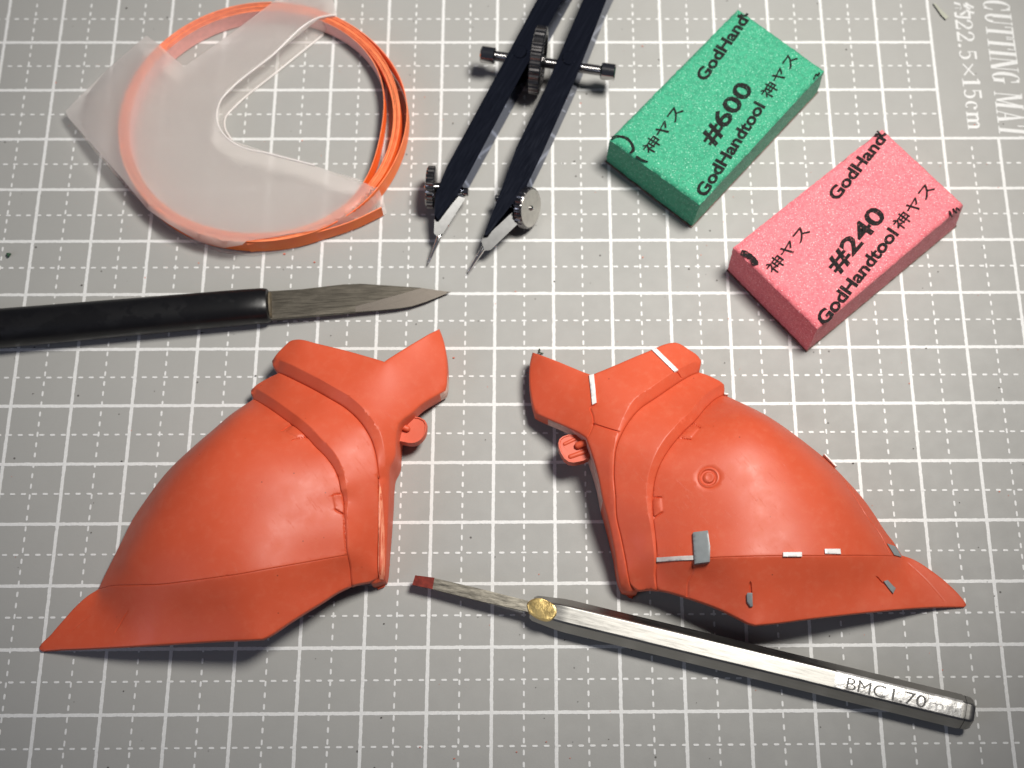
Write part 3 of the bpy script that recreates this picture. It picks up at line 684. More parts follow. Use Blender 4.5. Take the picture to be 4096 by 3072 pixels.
plate('grey_chip', [(13.243,-9.466,0.4),(13.421,-9.469,0.3),(13.469,-9.54,0.3),(13.504,-9.644,0.3),(13.344,-9.649,0.35)], lambda x, y: max(.14, min(.7, fzd(x, y))), GREY, RA, .03, .12, .008)
plate('grey_chip', [(13.089,-10.102,0.72),(13.164,-10.075,0.72),(13.297,-10.19,0.6),(13.242,-10.28,0.6)], fzs, GREY, RA, .04)
plate('grey_chip', [(10.875,-10.381,0.98),(10.888,-10.362,0.98),(10.956,-10.366,0.98),(10.966,-10.555,0.95),(10.928,-10.558,0.95),(10.88,-10.484,0.95)], fzs, GREY, RA, .05)
plate('styrene_strip', [(12.391,-7.936,0.2),(12.412,-7.933,0.2),(12.593,-8.137,0.2),(12.563,-8.144,0.2)], lambda x, y: .16, STYRENE, RA, .05, .1)
plate('styrene_strip', [(10.797,-6.914,0.3),(10.867,-6.929,0.3),(10.859,-6.95,0.3),(10.796,-6.943,0.3)], lambda x, y: .28, STYRENE, RA, .05, .1)

# ---------------------------------------------------------------- sanding sponges
def sponge(label, cor, bot, h, foam_m, ink, backing, texts):
    c = np.array(cor)[:, :2]; ctr = c.mean(0)
    e = empty('sanding_sponge', (*ctr, 0), label, 'sanding sponge', 'sanding sponges')
    P = np.array(cor)
    # subdivided block with slightly lumpy rounded edges
    N, Mm, K = 56, 32, 14; V, F, idx = [], [], {}
    b = np.array(bot)
    for i in range(N+1):
        for j in range(Mm+1):
            for k in range(K+1):
                if 0 < i < N and 0 < j < Mm and 0 < k < K: continue
                u, v, w = i/N, j/Mm, k/K
                t = (1-u)*((1-v)*c[0]+v*c[1])+u*((1-v)*c[3]+v*c[2]); q = (1-u)*((1-v)*b[0]+v*b[1])+u*((1-v)*b[3]+v*b[2])
                x, y = q[:2]*(1-w)+t*w; z = .035+(h-.035)*w
                r = .05; du = min(u, 1-u)*3.5; dv = min(v, 1-v)*1.95; dw = min((1-w)*(h), 9)
                if dw < r:
                    m = min(du, dv)
                    if m < r: z -= (r-math.sqrt(max(0, r*r-(r-m)**2)))*.8
                p = np.array([x, y]); cc = p-ctr
                nz = rng.randn(3)*.0032
                idx[i, j, k] = len(V); V.append((x+nz[0], y+nz[1], z+(nz[2]*.5 if k == K else nz[2])))
    def quad(a, b2, c2, d): F.append((idx[a], idx[b2], idx[c2], idx[d]))
    for i in range(N):
        for j in range(Mm):
            quad((i, j, K), (i+1, j, K), (i+1, j+1, K), (i, j+1, K)); quad((i, j, 0), (i, j+1, 0), (i+1, j+1, 0), (i+1, j, 0))
    for i in range(N):
        for k in range(K):
            quad((i, 0, k), (i+1, 0, k), (i+1, 0, k+1), (i, 0, k+1)); quad((i, Mm, k), (i, Mm, k+1), (i+1, Mm, k+1), (i+1, Mm, k))
    for j in range(Mm):
        for k in range(K):
            quad((0, j, k), (0, j, k+1), (0, j+1, k+1), (0, j+1, k)); quad((N, j, k), (N, j+1, k), (N, j+1, k+1), (N, j, k+1))
    o = mesh_obj('foam_block', V, F, foam_m, e, True, sharp=60)
    bm0 = o.data
    b2 = [(p[0]+(p[0]-ctr[0])*.012, p[1]+(p[1]-ctr[1])*.012) for p in b]
    bm_obj('abrasive_backing', slab(b2, .036, .006), backing, e, False)
    for t in texts:
        s, p0, p1, hh, bold = t[:5]
        vf = text_mesh(s, bold)
        place_text('printed_lettering', vf, p0, p1, hh, h+.007, ink, e, cap=t[5] if len(t) > 5 else .73, base=t[6] if len(t) > 6 else 0, wob=.0018)
    return e
GREEN = foam('green_foam', (.035, .345, .190), (.018, .240, .130), (.34, .66, .50), (.05, .34, .20))
PINK = foam('pink_foam', (.74, .185, .215), (.63, .125, .155), (.98, .55, .55), (.80, .26, .25))
INK_G = ink_black((.02, .20, .12)); INK_P = ink_black((.5, .12, .14))
BACK = plain('abrasive_grit', (.16, .10, .08), .8, nscale=40, namp=.6, ndist=.01, var=.6)
H = .87
eg = sponge('green sanding sponge printed #600, at the top beside the compass', [(11.316,0.131,0.87),(12.764,-1.135,0.87),(10.471,-3.745,0.87),(8.967,-2.494,0.87)], [(11.427,0.255,0),(12.803,-1.077,0),(10.422,-3.749,0),(8.954,-2.461,0)], H, GREEN, INK_G, BACK, [
  ('GodHand', (10.658,-1.376,0.87), (11.49,-0.115,0.87), .22, .036), ('#600', (10.73,-2.653,0.87), (11.506,-1.508,0.87), .315, .028),
  ('GodHandtool', (10.561,-3.622,0.87), (11.687,-1.864,0.87), .22, .036), ('神ヤス', (11.782,-1.738,0.87), (12.331,-0.905,0.87), .225, .016, .88, -.08),
  ('神ヤス', (9.692,-2.82,0.87), (10.285,-1.953,0.87), .225, .016, .88, -.08)])
ep = sponge('pink sanding sponge printed #240, its lower corner nearest the viewer', [(13.68,-2.3,0.87),(14.931,-3.742,0.87),(12.303,-5.994,0.87),(10.995,-4.535,0.87)], [(13.873,-2.249,0),(15.034,-3.759,0),(12.274,-6.07,0),(11.004,-4.575,0)], H, PINK, INK_P, BACK, [
  ('GodHand', (12.788,-3.696,0.87), (13.728,-2.521,0.87), .22, .036), ('#240', (12.697,-5.039,0.87), (13.616,-3.955,0.87), .315, .028),
  ('GodHandtool', (12.423,-5.956,0.87), (13.779,-4.308,0.87), .22, .036), ('神ヤス', (13.839,-4.26,0.87), (14.491,-3.469,0.87), .225, .016, .88, -.08),
  ('神ヤス', (11.663,-5.06,0.87), (12.312,-4.265,0.87), .225, .016, .88, -.08)])
def ink_stroke(pts, w, ink, parent, name='printed_mark'):
    L = spline(pts, .03); V, F = [], []
    d = np.gradient(L[:, :2], axis=0); d /= np.linalg.norm(d, axis=1)[:, None]; n = np.c_[-d[:, 1], d[:, 0]]
    for i in range(len(L)):
        a = w/2*(1+rng.randn()*.15); V += [(*(L[i, :2]+n[i]*a), .877), (*(L[i, :2]-n[i]*a), .877)]
        if i: F.append((2*i-2, 2*i-1, 2*i+1, 2*i))
    return mesh_obj(name, V, F, ink, parent, False)
ink_stroke([(9.005,-2.481,0.87),(9.118,-2.452,0.87),(9.248,-2.482,0.87),(9.35,-2.6,0.87),(9.366,-2.727,0.87),(9.32,-2.769,0.87)], .055, INK_G, eg)
ink_stroke([(9.415,-2.836,0.87),(9.518,-2.903,0.87),(9.613,-2.945,0.87)], .035, INK_G, eg)
ink_stroke([(12.564,-1.32,0.87),(12.599,-1.246,0.87),(12.625,-1.215,0.87)], .035, INK_G, eg); ink_stroke([(12.645,-1.25,0.87),(12.672,-1.188,0.87)], .035, INK_G, eg)
ink_stroke([(11.349,0.003,0.87),(11.432,-0.033,0.87),(11.478,0.021,0.87)], .04, INK_G, eg)
ink_stroke([(11.113,-4.639,0.87),(11.231,-4.687,0.87),(11.333,-4.814,0.87),(11.341,-4.874,0.87)], .10, INK_P, ep)
ink_stroke([(14.669,-3.876,0.87),(14.704,-3.998,0.87)], .035, INK_P, ep); ink_stroke([(14.736,-3.835,0.87),(14.792,-3.929,0.87)], .035, INK_P, ep); ink_stroke([(14.797,-3.815,0.87),(14.849,-3.88,0.87)], .03, INK_P, ep)
ink_stroke([(13.581,-2.351,0.87),(13.667,-2.445,0.87),(13.731,-2.402,0.87)], .045, INK_P, ep)

# ---------------------------------------------------------------- craft knife
HANDLE = M('black_lacquer'); _c = HANDLE.co()
_p = HANDLE.ramp(HANDLE.noise(1.6, 4, .6, _c), [(.47, 0), (.50, 1)])
HANDLE.set(base=HANDLE.mix(HANDLE.ramp(HANDLE.noise(12, 5, .7, _c), [(.55, 0), (.9, .3)]), c4(.006, .006, .007), c4(.022, .021, .020)),
           rough=HANDLE.ramp(_p, [(0, .40), (1, .32)]), spec=.33, normal=HANDLE.bump(HANDLE.noise(5, 4, .6, _c), .12, .01)); HANDLE = HANDLE.m
STEEL = brushed('old_blade_steel', (.15, .135, .112), .50, R(-4), .36, (2.5, 45, 40), .25, .45)
EDGE_ST = brushed('ground_edge_steel', (.085, .075, .066), .55, R(-20), .36, (3, 50, 40), .25, .35)
kn = empty('craft_knife', (0.788,-5.364,0), 'craft knife with a black handle and worn grey pointed blade', 'craft knife')
k0 = Vector((3.222,-5.306,0.29)); k1 = Vector((-1.216,-5.732,0.33)); kd = (k1-k0).normalized(); ks = Vector((-kd.y, kd.x, 0))
rings = []
def superell(c, s, u, a, b, n=36, p=2.3):
    r_ = []
    for i in range(n):
        t = 2*PI*i/n; ct, st = math.cos(t), math.sin(t)
        r_.append(c+s*(a*math.copysign(abs(ct)**(2/p), ct))+u*(b*math.copysign(abs(st)**(2/p), st)))
    return r_
for t, a, b in ((-.0, .02, .02), (0, .255, .20), (.03, .285, .235), (.10, .297, .25), (.5, .300, .262), (2, .310, .275), (3.5, .322, .285), (5, .335, .300), (8, .35, .32)):
    c = k0+kd*t; c.z = b+.008
    rings.append(superell(c, ks, Vector((0, 0, 1)), a, b))
bm_obj('handle', loft_bm(rings), HANDLE, kn, sharp=40)
bl_up = [(3.18,-5.05,0.25),(3.719,-5.012,0.24),(4.438,-4.914,0.22),(4.728,-4.903,0.22),(5.346,-4.94,0.2),(5.746,-4.964,0.18),(6.247,-4.995,0.14)]
bl_lo = [(6.247,-4.995,0.14),(6.038,-5.098,0.15),(5.841,-5.193,0.16),(5.59,-5.283,0.17),(5.392,-5.322,0.18),(5.105,-5.36,0.19),(4.656,-5.406,0.2),(4.102,-5.471,0.22),(3.21,-5.554,0.24)]
cr = [(4.653,-5.312,0.21),(4.886,-5.246,0.21),(5.315,-5.113,0.2),(5.746,-4.974,0.185)]
poly = [tuple(p) for p in spline(bl_up, .1)]+[tuple(p) for p in spline(bl_lo, .1)[1:]]
def tz(p, dz): return (p[0], p[1], p[2]+dz)
flat = [p for p in bl_up[:-1]]+[cr[-1]]+cr[-2::-1]+[bl_lo[-3], bl_lo[-2], bl_lo[-1]]
bm = prism_bm([tz(p, 0) for p in flat], [tz(p, -.07) for p in flat]); bm_obj('blade', bm, STEEL, kn, False)
bev = [cr[0], cr[1], cr[2], cr[3], bl_up[-2], bl_up[-1]]+bl_lo[1:7]
def drop(p):
    d, _ = seg_dist(np.array([p[:2]]), np.array([q[:2] for q in cr])); return .16*d[0]
bm = prism_bm([tz(p, .0015-drop(p)) for p in bev], [tz(p, -.068) for p in bev]); bm_obj('cutting_edge', bm, EDGE_ST, kn, True, 30)
bm_obj('blade_collar', loft_bm([superell(k0+Vector((.0, 0, -.03))+Vector((.0, 0, 0)), ks, Vector((0, 0, 1)), .235, .16), superell(k0-kd*.03+Vector((0, 0, -.03)), ks, Vector((0, 0, 1)), .22, .14)]), plain('tarnish', (.10, .08, .05), .7, .0, var=.5), kn)

# ---------------------------------------------------------------- fine chisel
ch = empty('hobby_chisel', (10.661,-10.985,0), 'slim chisel with a bright steel handle, brass joint and red tip', 'chisel')
STL = brushed('satin_steel', (.43, .42, .395), .46, R(14), .28, (2.0, 24, 24), .12, .2)
STL_B = brushed('blade_steel', (.40, .37, .31), .44, R(12), .26, (4, 22, 20), .35, .35)
BRASS = plain('brass_solder', (.80, .58, .24), .42, 1, 12, .5, .02, .3)
h0 = Vector((7.626,-10.424,0.25)); h1 = Vector((14.342,-12.093,0.25)); hd = (h1-h0).normalized(); hs = Vector((-hd.y, hd.x, 0)); L = (h1-h0).length
def hexring(t, R_, k=1.0, dz=0):
    c = h0+hd*t; out = []
    R_ = R_*1.0
    rot = R(3.5)
    for i in range(6):
        for off in (-5, -1.7, 1.7, 5):
            an = math.radians(60*i+off*1.0)+rot; rr = R_*(.972 if abs(off) == 5 else .978)*k
            out.append(c+hs*(math.cos(an)*rr)+Vector((0, 0, 1))*(math.sin(an)*rr*.92+dz))
    return out
rg_ = [hexring(0.0, .17), hexring(.05, .205), hexring(.45, .255), hexring(.6, .262), hexring(L*.5, .264), hexring(L-.20, .266), hexring(L-.17, .256), hexring(L-.10, .256), hexring(L-.05, .25), hexring(L-.008, .215), hexring(L, .20)]
bm_obj('handle', loft_bm(rg_), STL, ch, wn=True)
sold = [(7.552,-10.386,0.4),(7.687,-10.309,0.46),(7.876,-10.354,0.47),(7.993,-10.44,0.475),(8.005,-10.582,0.475),(7.937,-10.648,0.47),(7.686,-10.603,0.46),(7.577,-10.51,0.41)]
sp_ = [tuple(p) for p in spline(sold, .04, True)]
def lump(P, lv): 
    c = np.array(P).mean(0); return [[(c[0]+(p[0]-c[0])*k, c[1]+(p[1]-c[1])*k, p[2]*(1-k*0)+dz+rng.randn()*.0015) for p in P] for k, dz in lv]
bm_obj('brass_joint', loft_bm(lump(sp_, [(1, -.22), (1.0, -.03), (.94, .0), (.90, .003)])), BRASS, ch, sharp=25)
blade = [(6.091,-9.96,0.3),(6.839,-10.145,0.33),(7.568,-10.339,0.37),(7.577,-10.512,0.37),(6.841,-10.336,0.33),(6.066,-10.131,0.3)]
bm_obj('blade', prism_bm(blade, [tz(p, -.07) for p in blade]), STL_B, ch, bevel=.006)
tip = [(5.795,-9.912,0.28),(6.1,-9.956,0.301),(6.074,-10.136,0.301),(5.753,-10.062,0.28)]
bm_obj('red_tip', prism_bm(tip, [tz(p, -.055) for p in tip]), plain('red_marker_paint', (.17, .022, .014), .32, nscale=40, var=.4), ch, bevel=.006)
# clear label wrapped on the handle with its worn lettering
LAB = M('clear_label'); _c = LAB.co(); _w = LAB.noise(7, 4, .6, _c)
LAB.set(base=LAB.mix(LAB.ramp(_w, [(.4, 0), (.65, 1)]), c4(.44, .43, .41), c4(.70, .69, .67)), rough=LAB.ramp(_w, [(.35, .22), (.7, .4)]), metal=.25, coat=.6, coatr=.12, normal=LAB.bump(LAB.noise(10, 3, .6, _c), .6, .012)); LAB = LAB.m
t0, t1 = (Vector((12.239,-11.605,0.5))-h0).dot(hd), L-.21
rt = []
for t in np.linspace(t0, t1, 30):
    full = hexring(t, .264, 1.0); sel = full[4:9]; w_ = .004+.0012*math.sin(t*9)
    rt.append([v+(v-(h0+hd*t)).normalized()*w_ for v in sel])
V, F = [], []
for i, r_ in enumerate(rt):
    V += r_
    if i:
        for j in range(4): a = (i-1)*5+j; F.append((a, a+1, a+6, a+5))
label_o = mesh_obj('label', V, F, LAB, ch, True)
def hex_top(t, s):
    full = hexring(t, .264); q = full[4:8]; return None
INKG = plain('faded_grey_ink', (.12, .115, .11), .5, var=.5)
FADE = M('rubbed_ink'); _c = FADE.co()
FADE.set(base=FADE.mix(FADE.ramp(FADE.noise(6, 4, .6, _c), [(.42, 0), (.58, 1)]), c4(.40, .38, .36), c4(.74, .73, .70)), rough=.4); FADE = FADE.m
zt_ = .25+.264*.92*math.sin(math.radians(60)+R(7)*.0)
def text3d(name, vf, O, U, Vv, p, L, h, mat, parent, cap=.73):
    """lettering on a tilted facet: origin O, text axis U, up axis Vv, start p along U"""
    v, f = vf; x0, x1 = v[:, 0].min(), v[:, 0].max()
    return mesh_obj(name, [O+U*(p+(a-x0)/(x1-x0)*L)+Vv*(b/cap*h) for a, b in v], f, mat, parent, False)
full = hexring(0, .264+.007); vv = (full[7]-full[8]).normalized(); O = full[8]+vv*.012
tB = (Vector((12.403,-11.696,0.47))-h0).dot(hd)
text3d('lettering', text_mesh('BMC', .0), O, hd, vv, tB, .60, .195, INKG, label_o)
text3d('lettering', text_mesh('1.70', .0), O, hd, vv, tB+.70, .52, .195, INKG, label_o)
text3d('lettering', text_mesh('mm', .0), O, hd, vv, tB+1.27, .48, .195, FADE, label_o)
DARK = plain('dark_gap', (.03, .028, .025), .5)
bm_obj('end_ring', loft_bm([hexring(L-.155, .2575), hexring(L-.145, .2575)]), DARK, ch)

# ---------------------------------------------------------------- pair of compasses (spring-bow divider)
cp = empty('divider_compass', (7.837,-1.382,0), 'chrome divider compass with two steel needles and a knurled centre wheel', 'compass')
def bar(name, Ls, Rs, zt, zb, mat_=CHROME):
    """bar whose top face lies between two edge lines"""
    n = len(Ls); bm = bmesh.new(); rows = []
    for a, b in zip(Ls, Rs):
        rows.append([bm.verts.new(p) for p in ((a[0], a[1], a[2]), (b[0], b[1], b[2]), (b[0], b[1], zb), (a[0], a[1], zb))])
    for p, q in zip(rows, rows[1:]):
        for k in range(4): bm.faces.new((p[k], p[(k+1) % 4], q[(k+1) % 4], q[k]))
    bm.faces.new(rows[0][::-1]); bm.faces.new(rows[-1])
    return bm_obj(name, bm, mat_, cp, bevel=.03)
l1 = bar('leg', [(8.984,2.875,0.8),(8.248,1.49,0.78),(7.73,0.396,0.74),(6.949,-1.274,0.7),(6.166,-2.893,0.6),(5.979,-3.409,0.56),(5.978,-3.766,0.52)], [(9.426,2.876,0.8),(8.719,1.49,0.78),(8.184,0.396,0.74),(7.361,-1.329,0.7),(6.581,-2.963,0.6),(6.359,-3.41,0.56),(6.041,-3.852,0.52)], 0, .18)
l2 = bar('leg', [(9.426,2.876,0.8),(8.992,1.49,0.78),(8.557,0.396,0.74),(7.9,-1.33,0.7),(7.37,-2.519,0.62),(7.132,-3.249,0.58),(6.82,-4.142,0.52)], [(9.895,2.876,0.8),(9.426,1.491,0.78),(8.979,0.396,0.74),(8.416,-1.184,0.7),(7.816,-2.643,0.62),(7.545,-3.249,0.58),(6.882,-4.142,0.52)], 0, .18)
bm_obj('spring_head', lathe_bm((9.482,3.456,0.1), (0, 0, 1), [(0, .5), (.05, .55), (.65, .55), (.72, .48)], 40), CHROME, cp)
for a, rr, leg_ in (((7.43,-0.663,0.722), .125, l1), ((8.302,-0.793,0.722), .13, l2)):
    bm_obj('pivot', lathe_bm(Vector(a)-Vector((0, 0, .10)), (0, -.01, 1), [(0, rr), (.108, rr), (.116, rr*.9)], 32), CHROME, leg_)
a0 = Vector((6.728,-0.599,0.55)); a1 = Vector((9.121,-0.987,0.55)); ad = (a1-a0).normalized(); AL = (a1-a0).length
prof = []
t = .25
while t < AL-.25: prof += [(t, .083), (t+.014, .098), (t+.028, .083)]; t += .030
sp = bm_obj('threaded_spindle', lathe_bm(a0, ad, prof, 20), KNURL, cp, sharp=None)
for s_, tt in ((0, 0), (1, AL-.26)):
    pr = [(tt, .13), (tt+.02, .150), (tt+.24, .150), (tt+.26, .13)]
    bm_obj('end_knob', lathe_bm(a0, ad, pr, 36), CHROME_P, cp)
wc = (Vector((7.743,-0.813,0.61))-a0).dot(ad)
def knurl(i, t): return 1.0-.045*(i % 2)
wa = a0.copy(); wa.z = .61
bm_obj('adjusting_wheel', lathe_bm(wa, ad, [(wc-.11, .50), (wc-.10, .55), (wc-.085, .60), (wc+.085, .60), (wc+.10, .55), (wc+.105, .46), (wc+.06, .42), (wc+.06, .12), (wc+.14, .12)], 120, None, lambda i, t: (1-.035*((i//2) % 2)) if abs(t-wc) < .09 else 1), KNURL, cp, sharp=25)
def screw(c, ax, r, th, hub, name='clamp_screw'):
    ax = Vector(ax).normalized()
    o = bm_obj(name, lathe_bm(Vector(c)-ax*th, ax, [(0, r*.9), (.015, r), (th-.02, r), (th, r*.93)], 96, None, lambda i, t: 1-.05*((i//2) % 2) if .01 < t < th-.01 else 1), KNURL, cp, sharp=25)
    bm_obj('screw_face', lathe_bm(Vector(c), ax, [(-.01, r*.90), (.006, r*.90), (.008, r*.2)], 48), DISC, o)
    bm_obj('screw_pin', lathe_bm(Vector(c)-ax*(th+.14), ax, [(0, hub), (th+.14, hub*.5), (th+.17, hub*.45), (th+.19, hub*.2)], 20), CHROME_P, o)
    return o
screw((5.824,-3.17,0.4), (-1, .05, .02), .37, .14, .11)
screw((7.617,-3.589,0.42), (.85, -.33, .38), .36, .14, .10)
bm_obj('bolt_end', lathe_bm((6.348,-3.268,0.42), (1, -.1, .1), [(0, .05), (.10, .05), (.11, .075), (.18, .075), (.20, .06)], 24), CHROME_P, cp)
bm_obj('bolt_end', lathe_bm((7.113,-3.398,0.4), (-1, .1, .1), [(0, .06), (.10, .06), (.12, .045)], 24), CHROME_P, cp)
bm_obj('needle_jaw', prism_bm([(5.971,-3.668,0.46),(6.043,-3.825,0.46),(6.377,-3.396,0.5),(6.491,-3.39,0.42),(6.122,-4.032,0.38),(6.02,-4.091,0.36),(5.961,-4.039,0.38)], [(5.948,-3.52,0.2),(6.019,-3.625,0.2),(6.356,-3.207,0.2),(6.461,-3.26,0.2),(6.086,-3.913,0.26),(6.01,-3.981,0.26),(5.962,-3.93,0.26)]), JAW, cp, bevel=.02)
bm_obj('needle_jaw', prism_bm([(6.773,-4.203,0.4),(6.817,-4.097,0.44),(6.922,-4.073,0.46),(7.34,-3.663,0.5),(7.401,-3.874,0.42),(6.933,-4.344,0.36),(6.827,-4.348,0.34)], [(6.777,-4.081,0.25),(6.811,-3.937,0.2),(6.923,-3.886,0.2),(7.311,-3.471,0.2),(7.365,-3.697,0.2),(6.915,-4.218,0.25),(6.829,-4.238,0.25)]), JAW, cp, bevel=.02)
for A, B in (((6.099,-3.952,0.34), (5.856,-4.495,0.12)), ((6.875,-4.175,0.34), (6.534,-4.659,0.12))):
    A, B = Vector(A), Vector(B); d = B-A; LL = d.length
    bm_obj('needle', lathe_bm(A-d*.1, d, [(0, .042), (LL*.45, .040), (LL*.9, .022), (LL*1.04, .012), (LL*1.1, .003)], 16), NEEDLE, cp, sharp=None)

# ---------------------------------------------------------------- coil of orange tape in its frosted sleeve
TAPE = M('orange_tape'); _c = TAPE.co()
TAPE.set(base=TAPE.mix(TAPE.ramp(TAPE.noise(3, 4, .6, _c), [(.3, 0), (.7, 1)]), c4(.98, .16, .024), c4(.98, .22, .04)), rough=.45, spec=.3, normal=TAPE.bump(TAPE.noise(8, 3, .5, _c), .15, .01)); TAPE = TAPE.m
BACKP = plain('pale_backing_paper', (.88, .44, .40), .6, var=.08)
EDGE_T = plain('tape_edge', (.95, .23, .09), .5, var=.2)
tc = empty('tape_coil', (2.886, -1.873, 0), 'thin orange tape wound into a loose ring inside the frosted sleeve', 'tape')
def ribbon(name, C, z0, z1, th, parent):
    """tape standing on edge along curve C: orange outside, paper inside"""
    C = np.array(C); n = len(C); d = np.gradient(C, axis=0); d /= np.linalg.norm(d, axis=1)[:, None]; nn = np.c_[d[:, 1], -d[:, 0]]
    V, F, fm = [], [], []
    za = z0 if hasattr(z0, '__len__') else [z0]*n; zb = z1 if hasattr(z1, '__len__') else [z1]*n
    for i in range(n):
        o = C[i]+nn[i]*th/2; q = C[i]-nn[i]*th/2
        V += [(*o, za[i]), (*o, zb[i]), (*q, zb[i]), (*q, za[i])]
        if i:
            a, b = 4*(i-1), 4*i
            F += [(a, b, b+1, a+1), (a+1, b+1, b+2, a+2), (a+2, b+2, b+3, a+3), (a+3, b+3, b, a)]; fm += [0, 2, 1, 2]
    F += [(0, 1, 2, 3), (4*n-1, 4*n-2, 4*n-3, 4*n-4)]; fm += [0, 0]
    return mesh_obj(name, V, F, None, parent, True, mats=[TAPE, BACKP, EDGE_T], fm=fm, sharp=40)
CX, CY = 2.886, -1.873
nl = 8
for k in range(nl):
    Cc = []
    for a in np.linspace(0, 2*PI, 180):
        r = 2.478-.023*(nl-1-k)
        r -= .11*math.exp(-((math.degrees(a)-265)/42)**2)
        side = math.exp(-((((a+.25+PI) % (2*PI))-PI)/.62)**2)
        if k == 0: r -= .20*math.exp(-((((a+.12+PI) % (2*PI))-PI)/.55)**2)
        elif k == nl-1: r += .085*math.exp(-((((a-.18+PI) % (2*PI))-PI)/.5)**2)
        else: r -= .03*side
        r += .004*math.sin(5*a+k*1.7)
        Cc.append((CX+r*math.cos(a), CY+r*math.sin(a)*.985))
    lean = [.0+.02*(k % 3)*.5 for _ in Cc]
    ribbon('tape_loop', Cc, .03+.006*(k % 3), .40+.008*((k*5) % 4), .014, tc)
Cc = [tuple(p[:2]) for p in spline([(5.385,-2.485,0.2),(5.254,-2.852,0.2),(5.015,-3.215,0.2)], .05)]
ribbon('tape_tail', [tuple(p[:2]) for p in spline([(5.045,-3.532,0.1),(4.57,-3.785,0.1),(3.994,-3.994,0.1),(3.418,-4.131,0.1),(2.783,-4.225,0.1)], .05)][::-1], .05, .36, .016, tc)['label'] = 'loose outer end'
FROST = M('frosted_film'); tn = FROST.t.nodes; _c = FROST.co()
pr_ = FROST.b; pr_.inputs['Base Color'].default_value = (.80, .76, .74, 1); pr_.inputs['Roughness'].default_value = .32
FROST.l(FROST.bump(FROST.noise(2.2, 3, .5, _c), .35, .03), pr_.inputs['Normal'])
tl = tn.new('ShaderNodeBsdfTranslucent'); tl.inputs[0].default_value = (.90, .86, .84, 1)
tp = tn.new('ShaderNodeBsdfTransparent'); tp.inputs[0].default_value = (1, .985, .98, 1)
rf = tn.new('ShaderNodeBsdfRefraction'); rf.inputs['Roughness'].default_value = .28; rf.inputs['IOR'].default_value = 1.25
m1 = tn.new('ShaderNodeMixShader'); m1.inputs[0].default_value = .5; m2 = tn.new('ShaderNodeMixShader'); m3 = tn.new('ShaderNodeMixShader'); m3.inputs[0].default_value = .40
FROST.l(pr_.outputs[0], m1.inputs[1]); FROST.l(tl.outputs[0], m1.inputs[2])
FROST.l(tp.outputs[0], m3.inputs[1]); FROST.l(rf.outputs[0], m3.inputs[2])
FROST.l(m1.outputs[0], m2.inputs[1]); FROST.l(m3.outputs[0], m2.inputs[2])
m2.inputs[0].default_value = .70
FROST.l(m2.outputs[0], FROST.o.inputs['Surface']); FROST_M = FROST.m
def film(name, mixf, rough, tint):
    m = M(name); t = m.t.nodes; b = m.b; b.inputs['Base Color'].default_value = tint; b.inputs['Roughness'].default_value = rough
    m.l(m.bump(m.noise(2.2, 3, .5, m.co()), .35, .03), b.inputs['Normal'])
    tp = t.new('ShaderNodeBsdfTransparent'); mx = t.new('ShaderNodeMixShader'); mx.inputs[0].default_value = mixf
    m.l(b.outputs[0], mx.inputs[1]); m.l(tp.outputs[0], mx.inputs[2]); m.l(mx.outputs[0], m.o.inputs['Surface']); return m.m
CLEAR = film('clear_film', .80, .2, (.8, .76, .72, 1))
CLEAR_E = film('film_edge', .45, .2, (.85, .80, .78, 1))
sl = empty('tape_sleeve', (1.46,-1.927,0), 'frosted clear plastic sleeve with a V-shaped cut-out folded round the orange tape', 'sleeve')
ZS = .47
top = [(-0.616,-1.593,0.47),(0.046,-0.831,0.47),(0.726,-0.147,0.47),(0.962,-0.348,0.47),(1.455,-0.814,0.47),(2.33,-0.023,0.47),(3.034,0.63,0.47),(3.429,0.987,0.47),(3.922,0.987,0.47),(4.028,0.587,0.47),(4.11,0.28,0.47),(3.837,0.226,0.47),(2.974,-0.606,0.47),(2.3,-1.281,0.47),(2.165,-1.47,0.47),(2.107,-1.691,0.47),(2.125,-1.928,0.47),(2.247,-2.163,0.47),(2.498,-2.381,0.47),(3.098,-2.558,0.47),(3.873,-2.78,0.47),(4.439,-2.995,0.47),(4.986,-3.166,0.47)]
top2 = [(4.984,-3.16,0.46),(5.057,-3.317,0.46),(5.102,-3.501,0.44),(4.84,-3.643,0.44),(4.33,-3.879,0.44),(3.762,-4.05,0.44),(3.193,-4.163,0.44),(2.795,-4.216,0.44),(2.733,-4.289,0.05),(2.398,-4.288,0.05),(1.952,-4.159,0.05),(1.463,-3.9,0.05),(1.036,-3.566,0.1),(0.513,-2.951,0.12),(-0.099,-2.242,0.2),(-0.549,-1.725,0.36)]
